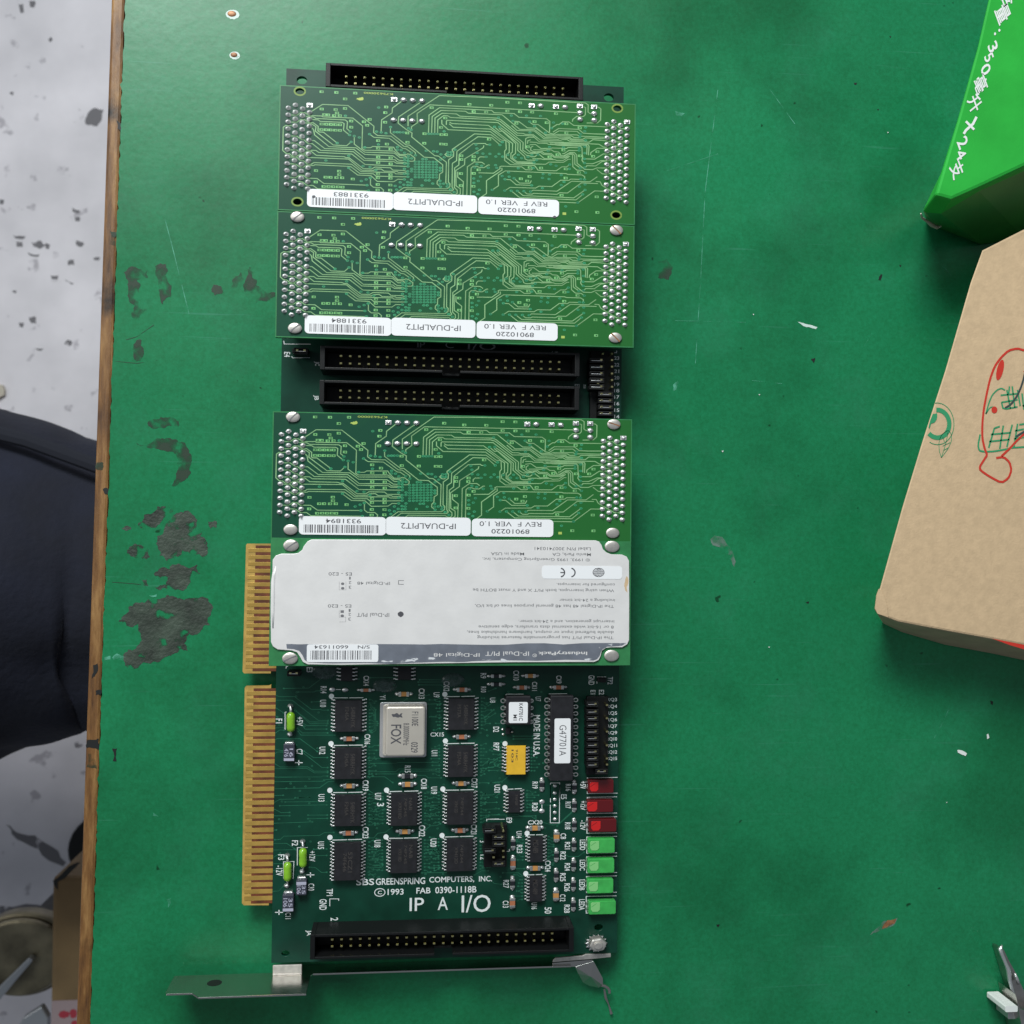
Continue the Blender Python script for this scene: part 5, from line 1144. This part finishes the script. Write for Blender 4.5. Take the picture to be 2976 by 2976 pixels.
def lst(s_): return [tuple(float(v) for v in q.split(',')) for q in s_.split()]
m2x, m2y = W('P', 807, 614, H)                                      # the digitised module's upper left corner
def loc(t, x, y): p = W(t, x, y, H); return (p[0] - m2x, p[1] - m2y)
bm = BM(); dz = .0025
for p_ in parse(TR_, H): strip(bm, [(x - m2x, y - m2y) for x, y in p_], .027, dz)
zz = .0045; O = 1
for t in SQ:
    for x, y in lst(SQ[t]):
        cx, cy = loc(t, x, y); flat(bm, [(cx - .055, cy - .034), (cx + .055, cy - .034), (cx + .055, cy + .034), (cx - .055, cy + .034)], zz, 1)
        flat(bm, [(cx - .012, cy - .018), (cx + .032, cy - .018), (cx + .032, cy + .016), (cx - .012, cy + .016)], zz + .0012, 2)
for t in VI:
    for x, y in lst(VI[t]):
        cx, cy = loc(t, x, y); flat(bm, ell(cx, cy, .046, .034, 10), zz, 3); flat(bm, ell(cx + .004, cy, .016, .012, 8), zz + .0012, 2)
for i, x in enumerate((617, 682, 745, 808, 868, 930, 993)):
    for j in range(7):
        cx, cy = loc('B', x, 1172 + 45.8 * j); flat(bm, ell(cx, cy, .044, .032, 10), zz, 3); flat(bm, ell(cx, cy, .014, .010, 8), zz + .0012, 2)
cx, cy = loc('V', 1078, 245); text(bm, 'K75620000', cx, cy, .80, .055, zz, 180, .008, 4)
a = loc('V', 870, 300); 
flat(bm, jag([loc('V', x, y) for x, y in ((875, 292), (900, 285), (935, 284), (940, 300), (925, 312), (895, 310), (870, 304))], .25, 2, 3), zz, 4)
cx, cy = loc('D', 1085, 1355); flat(bm, [(cx - .05, cy - .035), (cx + .05, cy - .035), (cx + .05, cy + .035), (cx - .05, cy + .035)], zz, 4); me_tr = keep(bm, 'traces_and_pads', ['copper_trace', 'pad_square', 'pad_core', 'via', 'yellow_print'])  # tracks, square pads, vias and yellow print share this mesh
# solder joints
bm = BM(); prism(bm, ell(0, 0, .078, .060, 16), .0, .01); dome(bm, 0, 0, .01, .073, .056, .036, 16, 4); tube(bm, [(0, 0, .03), (0, 0, .095)], [.036, .022], 8); SJ = keep(bm, 'solder_joint', 'solder', smooth=True)
bm = BM(); prism(bm, [(-.085, -.062), (.085, -.062), (.085, .062), (-.085, .062)], .0, .018); dome(bm, 0, 0, .014, .06, .045, .05, 12, 3); SJS = keep(bm, 'solder_joint', 'solder', bevel=.012)
bm = BM(); prism(bm, ell(0, 0, .088, .068, 16), .0, .01); dome(bm, 0, 0, .01, .085, .066, .055, 16, 4); SPD = keep(bm, 'solder_pad', 'solder', smooth=True)
JO = []
for x0_, x1_, y0_, y1_, n in ((232, 215, 390, 1110, 12), (299, 284, 362, 1145, 13), (366, 351, 396, 1114, 12), (434, 414, 365, 1149, 13)):
    for i in range(n): JO.append((*loc('V', x0_ + (x1_ - x0_) * i / (n - 1), y0_ + (y1_ - y0_) * i / (n - 1)), x0_ == 434 and i == 0))
for x0_, x1_, y0_, y1_, n in ((1488, 1477, 508, 1203, 12), (1549, 1540, 481, 1237, 13), (1612, 1604, 515, 1207, 12), (1674, 1664, 486, 1241, 13)):
    for i in range(n): JO.append((*loc('D', x0_ + (x1_ - x0_) * i / (n - 1), y0_ + (y1_ - y0_) * i / (n - 1)), x0_ == 1674 and i == 0))
PD = [('C', 858, 157, 1), ('C', 1015, 160, 0), ('C', 1283, 172, 1), ('C', 1443, 180, 0), ('C', 1705, 157, 1), ('C', 1708, 275, 0), ('C', 1708, 392, 0), ('D', 1365, 347, 1), ('D', 1365, 410, 0), ('D', 1365, 472, 0),
      ('B', 247, 80, 1), ('B', 412, 85, 0), ('B', 572, 92, 0), ('B', 738, 97, 0), ('B', 235, 443, 0), ('B', 402, 445, 0), ('B', 565, 452, 0), ('B', 733, 458, 0)]
# slotted screw
def screw_mesh(rx, slot):
    bm = BM(); n = 28; prism(bm, ell(0, 0, rx, rx * .76, n), .0, .05); dome(bm, 0, 0, .05, rx, rx * .76, .028, n, 4); return bm
def bar_loc(cx, cy, w_, h_, z0, z1, rot=0):
    bm = BM(); box(bm, cx - w_ / 2, cx + w_ / 2, cy - h_ / 2, cy + h_ / 2, z0, z1, rot=rot); return bm
def sticker(parent, c, wd, ht, name='sticker', r=.12):
    bm = BM(); prism(bm, rrect(c[0] - wd / 2, c[0] + wd / 2, c[1] - ht / 2, c[1] + ht / 2, r, r * .85), H + .007, H + .016)
    return mk(name, bm, 'sticker', parent)
def barcode(bm, cx, cy, wd, ht, z, seed, n=46):
    r = random.Random(seed); x = 0; ws = [r.choice((1, 1, 2, 3)) for _ in range(n * 2)]; tot = sum(ws)
    for i, q in enumerate(ws):
        if i % 2 == 0: a = cx - wd / 2 + wd * x / tot; b_ = a + wd * q / tot * .85; flat(bm, [(a, cy - ht / 2), (b_, cy - ht / 2), (b_, cy + ht / 2), (a, cy + ht / 2)], z)
        x += q
S1 = (loc('V', 815, 1248), 796 / 3.22 * .00948, 170 / 3.22 * .00948 * .99); S2 = (loc('D', 0 + (1218 + 2007) / 2 - 1739, 1268), 789 / 3.22 * .00948, 168 / 3.22 * .00948); S3 = (loc('D', 657, 1298), 770 / 3.22 * .00948, 165 / 3.22 * .00948)
GRP = 'identical green plug-in modules with solder side up'
def module(cx0, cy0, serial, label, scr, sdx=0.0, seed=1, slots=(0.7, 0.7, -.75, -.75)):
    root = thing('plug_in_module', (cx0, cy0, H), label, 'circuit module', GRP)
    hl = [loc('V', 340, 232), loc('V', 317, 1273), loc('D', 1583, 357), loc('D', 1572, 1362)]
    wl = lambda p: (p[0] + cx0, p[1] + cy0)
    hs = [ell(*wl(p), .125, .095, 20) for p in hl] if not scr else []
    o = board_solid([wl((0.03, -.03)), wl((MW - .03, -.03)), wl((MW - .03, -MHT + .03)), wl((.03, -MHT + .03))], hs, H - .16, H, 'circuit_board', 'mask', root)
    bm = BM()
    for a_, b_, c_, d_ in ((0, MW, -.028, 0), (0, MW, -MHT, -MHT + .028), (0, .028, -MHT + .0285, -.0285), (MW - .028, MW, -MHT + .0285, -.0285)): box(bm, cx0 + a_, cx0 + b_, cy0 + c_, cy0 + d_, H - .158, H + .0005)
    mk('bare_edge', bm, 'mask_edge', root)
    inst(me_tr, (cx0, cy0, H), root)
    for x, y, q in JO: inst(SJS if q else SJ, (cx0 + x, cy0 + y, H), root)
    for t, x, y, q in PD: p = loc(t, x, y); inst(SJS if q else SPD, (cx0 + p[0], cy0 + p[1], H), root)
    for p, sa in zip(hl, slots):
        if scr:
            bm = screw_mesh(.185, sa); bmesh.ops.translate(bm, verts=bm.verts, vec=(*wl(p), H)); s_ = mk('screw', bm, 'screw', root, origin=(*wl(p), H), smooth=True)
            if sa: bm = bar_loc(*wl(p), .33, .035, H + .055, H + .0795, sa); mk('slot', bm, 'rust' if sa < 0 else 'ink_grey', s_)
        else:
            bm = BM(); ring(bm, *wl(p), .145, .11, .045, H + .002, 0, 24); mk('hole_ring', bm, 'hole_tint', root)
    for x0_, x1_ in ((.22, 1.2), (MW - 1.2, MW - .22)):
        bm = BM(); box(bm, cx0 + x0_, cx0 + x1_, cy0 - MHT + .55, cy0 - .6, .01, H - .165); mk('board_connector', bm, 'black_plastic', root, bevel=.02)
    for k, (x_, y_, w_, h_) in enumerate(((4.0, -1.7, 1.8, 1.3), (6.6, -1.4, 1.3, 1.0), (7.2, -2.7, 1.1, .5), (2.6, -2.6, 1.0, .5), (2.4, -.9, .9, .5))):
        bm = BM(); box(bm, cx0 + x_ - w_ / 2, cx0 + x_ + w_ / 2, cy0 + y_ - h_ / 2, cy0 + y_ + h_ / 2, H - .40, H - .165); mk('microchip', bm, 'chip', root)
    z = H + .0175
    c = wl((S1[0][0] + sdx, S1[0][1])); so = sticker(root, c, S1[1], S1[2]); bm = BM(); text(bm, serial, c[0] + .02, c[1] + .13, .95, .12, z, 180, .004); barcode(bm, c[0] - .03, c[1] - .085, 2.02, .22, z, seed); mk('lettering', bm, 'ink', so)
    c = wl((S2[0][0] + sdx, S2[0][1])); so = sticker(root, c, S2[1], S2[2]); bm = BM(); text(bm, 'IP-DUALPIT2', c[0], c[1] + .005, 1.5, .155, z, 180, .002); mk('lettering', bm, 'ink', so)
    c = wl((S3[0][0] + sdx, S3[0][1])); so = sticker(root, c, S3[1], S3[2]); bm = BM(); text(bm, 'REV F  VER 1.0', c[0] - .06, c[1] + .105, 1.72, .13, z, 180, 0); text(bm, '89010220', c[0] - .06, c[1] - .10, 1.06, .125, z, 180, .005); mk('lettering', bm, 'ink', so)
    return root
mA = module(*W('P', 813, 246.5, H), '9331883', 'topmost green plug-in module, with open screw holes and the sticker 9331883', False, .0, 3)
mB = module(*W('P', 806, 613, H), '9331884', 'second green plug-in module from the top, above the two black pin headers, sticker 9331884', True, .0, 5)
mC = module(*W('P', 793, 1195, H), '9331894', 'third green plug-in module from the top, directly above the grey labelled module, sticker 9331894', True, -.04, 8, (.8, 0, -.3, 0))
for x, y, t, r_ in ((490, 1360, 'Z1', .05), (1003, 1550, 'Z2', .045)):
    c = W(t, x, y, H); bm = BM(); flat(bm, jag(ell(c[0], c[1], r_, r_ * .8, 8), .25, 2, 4), H + .018); mk('ink_dot', bm, 'ink', mA)

# ---- the grey labelled module
cx0, cy0 = W('P', 787, 1563, H)
root = thing('labelled_module', (cx0, cy0, H), 'green plug-in module covered by a large scuffed silver-grey label printed upside down', 'circuit module')
bm = BM(); box(bm, cx0, cx0 + MW, cy0 - MHT, cy0, H - .16, H); mk('circuit_board', bm, 'mask_edge', root, bevel=.01)
for x0_, x1_ in ((.22, 1.2), (MW - 1.2, MW - .22)):
    bm = BM(); box(bm, cx0 + x0_, cx0 + x1_, cy0 - MHT + .55, cy0 - .6, .01, H - .165); mk('board_connector', bm, 'black_plastic', root, bevel=.02)
for t, x, y, sa in (('W1', 533, 274, .62), ('W1', 523, 1331, .42), ('W2', 1607, 284, 0), ('W2', 1602, 1306, 0)):
    p = W(t, x, y, H + .05); bm = screw_mesh(.205, sa); bmesh.ops.translate(bm, verts=bm.verts, vec=(*p, H)); s_ = mk('screw', bm, 'screw', root, origin=(*p, H), smooth=True)
    if sa: bm = bar_loc(*p, .37, .032, H + .055, H + .0795, sa); mk('slot', bm, 'ink_grey', s_)
zl = H + .055
def lab_pts(s_): return pts_of(s_, zl)
ol = lab_pts('''W1 725,219 690,235 650,285 640,315 600,345 560,352 440,352 390,370 362,410 360,520 345,620 342,900 346,1180 365,1220 410,1248 540,1258 590,1275 625,1330 645,1365 690,1388 1000,1393 W2 0,1378 700,1368 1440,1365 1480,1348 1500,1310 1510,1262 1545,1235 1600,1228 1700,1228 1748,1200 1766,1160 1768,800 1766,420 1745,380 1700,360 1600,358 1555,340 1522,310 1508,270 1485,238 1450,227 700,222 0,222''')
bm = BM(); prism(bm, ol, H + .002, zl); lab = mk('label_plate', bm, 'silver_label', root, bevel=.01)
bm = BM(); zb = zl + .0015
flat(bm, jag(lab_pts('W1 490,1197 680,1197 1350,1197 W2 0,1196 800,1190 1500,1187 1740,1186 1700,1212 1560,1222 1525,1240 1505,1262 1490,1310 1465,1340 1430,1352 900,1354 300,1358 0,1364 W1 1000,1378 700,1370 660,1345 640,1300 610,1262 560,1245 495,1240'), .02, 2, 4), zb); bmesh.ops.triangulate(bm, faces=bm.faces); mk('title_band', bm, 'label_band', lab)
bm = BM()
for s_ in ('W1 1370,1345 1500,1350 1620,1340 1700,1352 1690,1362 1500,1368 1370,1364', 'W1 1650,1330 1880,1325 1900,1345 1700,1350', 'W2 10,1310 80,1262 88,1272 30,1318', 'W2 300,1340 500,1330 700,1342 700,1350 300,1350', 'W2 880,1318 900,1325 960,1340 980,1348 880,1345', 'W2 1350,1335 1430,1338 1480,1292 1494,1300 1455,1345 1350,1350', 'W2 1480,1225 1525,1232 1500,1255 1490,1240', 'W1 600,1268 640,1292 675,1340 650,1335 612,1295', 'W2 1560,1198 1740,1192 1700,1212 1600,1212'): flat(bm, jag(lab_pts(s_), .1, 3, int(len(s_))), zb + .0015)
bmesh.ops.triangulate(bm, faces=bm.faces); mk('scuff_marks', bm, 'scuff', lab)
# raised, rubbed left and right rims of the label
bm = BM(); q = lab_pts('W1 385,470 365,560 360,700 358,900 358,1050'); tube(bm, [(x + .02, y, zl - .005) for x, y in q], [.02, .045, .05, .045, .02], 10, squash=.4)
mk('curled_rim', bm, 'silver_label', lab, smooth=True)
bm = BM(); flat(bm, jag(lab_pts('W2 1742,560 1752,570 1748,720 1728,690 1722,640'), .15, 3, 3), zb); mk('brown_smudge', bm, 'kraft', lab)
bm = BM(); zt = zl + .002
def lt(s_, t, x0, x1, y, h, bo=0.002): textp(bm, s_, t, x0, x1, y - h / 2, y + h / 2, zt, 180, bo)
for a_ in (('Label P/N 3007410341', 877, 1412, 305, 30), ('Menlo Park, CA', 1043, 1412, 357, 33), ('Made in USA', 470, 785, 353, 28), ('© 1993, 1995 GreenSpring Computers, Inc.', 388, 1410, 402, 36), ('configured for interrupts.', 1080, 1640, 637, 34),
    ('When using interrupts, both PI/T X and Y must BOTH be', 298, 1640, 690, 36), ('including a 24-bit timer', 1108, 1640, 783, 34), ('The IP-Digital 48 has 48 general purpose lines of bit I/O,', 318, 1637, 837, 36),
    ('interrupt generation, and a 24-bit timer.', 725, 1637, 982, 36), ('8 or 16-bit wide external data transfers, edge sensitive', 352, 1635, 1033, 36), ('double buffered input or output, hardware handshake lines,', 245, 1635, 1083, 36), ('The IP-Dual PI/T has programmable features including', 340, 1632, 1133, 36)): lt(a_[0], 'W2', *a_[1:])
for a_ in (('E5 - E20', 888, 1100, 541, 30), ('1', 1078, 1092, 580, 26), ('2', 1074, 1098, 622, 26), ('3', 1074, 1098, 665, 28), ('IP-Digital 48', 1157, 1457, 624, 36), ('E5 - E20', 882, 1095, 841, 30), ('1', 1074, 1090, 882, 26), ('2', 1070, 1095, 920, 26), ('3', 1070, 1095, 963, 28), ('IP-Dual PI/T', 1153, 1450, 924, 36)): lt(a_[0], 'W1', *a_[1:])
k = ktile('W1', zl)
for x, y, a_, b_ in ((1017, 633, 16, 12), (1017, 675, 16, 12), (1013, 933, 16, 13)): c = W('W1', x, y, zl); flat(bm, ell(c[0], c[1], a_ * k, b_ * k, 14), zt)
c = W('W1', 1013, 893, zl); flat(bm, [(c[0] - .045, c[1] - .035), (c[0] + .045, c[1] - .035), (c[0] + .045, c[1] + .035), (c[0] - .045, c[1] + .035)], zt)
for s_ in ('1590,603 1540,603 1540,638 1590,638', '960,590 960,0'): 
    if s_.endswith('0') is False or '960,0' not in s_: strip(bm, lab_pts('W1 ' + s_), .018, zt)
for s_ in ('985,612 985,690 1048,690 1048,612', '985,880 985,945 1045,945 1045,990 985,990'): strip(bm, lab_pts('W1 ' + s_), .006, zt)
mk('lettering', bm, 'ink_grey', lab)
bm = BM(); c = W('W1', 1560, 918, zl); flat(bm, jag(ell(c[0], c[1], .082, .075, 10), .15, 2, 9), zt); mk('ink_dot', bm, 'ink', lab)
bm = BM(); zt = zl + .004; lt('IndustryPack', 'W2', 910, 1378, 1280, 42, .02); lt('IP-Dual PI/T', 'W2', 420, 830, 1287, 40); lt('IP-Digital 48', 'W2', -62, 366, 1294, 44); c = W('W2', 882, 1303, zl); ring(bm, c[0], c[1], .055, .042, .012, zt, 0, 16); lt('R', 'W2', 873, 891, 1303, 16); mk('title_lettering', bm, 'silver_label', lab)
zt = zl + .008
a = W('W2', 950, 463, zl); c = W('W2', 1700, 590, zl); bm = BM(); prism(bm, rrect(a[0], c[0], c[1], a[1], .09), zl + .001, zl + .007); so = mk('sticker', bm, 'sticker', lab)
bm = BM(); cc = W('W2', 1210, 528, zt); k = ktile('W2', zt); r1 = 42 * k
ring(bm, cc[0] + .02, cc[1], r1 * 1.05, r1 * .98, .036, zt, 0, 30, -78, 78); c2 = W('W2', 1112, 528, zt); ring(bm, c2[0] + .02, c2[1], r1 * 1.05, r1 * .98, .036, zt, 0, 30, -78, 78); strip(bm, [(c2[0] + .03, c2[1]), (c2[0] + .14, c2[1])], .04, zt)
gc = W('W2', 1480, 527, zt); ring(bm, gc[0], gc[1], 55 * k, 41 * k, .012, zt, 0, 30)
for i in range(-3, 4):
    yy = i * 11 * k; hw = 54 * k * math.sqrt(max(0, 1 - (i / 3.9) ** 2)); strip(bm, [(gc[0] - hw, gc[1] + yy + .01), (gc[0] - hw * .4, gc[1] + yy - .012), (gc[0], gc[1] + yy + .014), (gc[0] + hw * .5, gc[1] + yy - .01), (gc[0] + hw, gc[1] + yy + .006)], .026 if i % 2 else .016, zt)
mk('certification_marks', bm, 'ink', so)
a = W('W1', 683, 1200, zl); c = W('W1', 1350, 1365, zl); bm = BM(); prism(bm, rrect(a[0], c[0], c[1], a[1], .06), zl + .003, zl + .009); so = mk('sticker', bm, 'sticker', lab)
bm = BM(); zt = zl + .0105; lt('66011634', 'W1', 757, 1065, 1225, 32, .004); lt('S/N', 'W1', 1160, 1270, 1225, 30, .004); cc = W('W1', 1005, 1300, zt); barcode(bm, cc[0], cc[1], 560 / 3.22 * .00946, 84 / 3.22 * .00946, zt, 21, 40); mk('lettering', bm, 'ink', so)

bpy.context.view_layer.update()
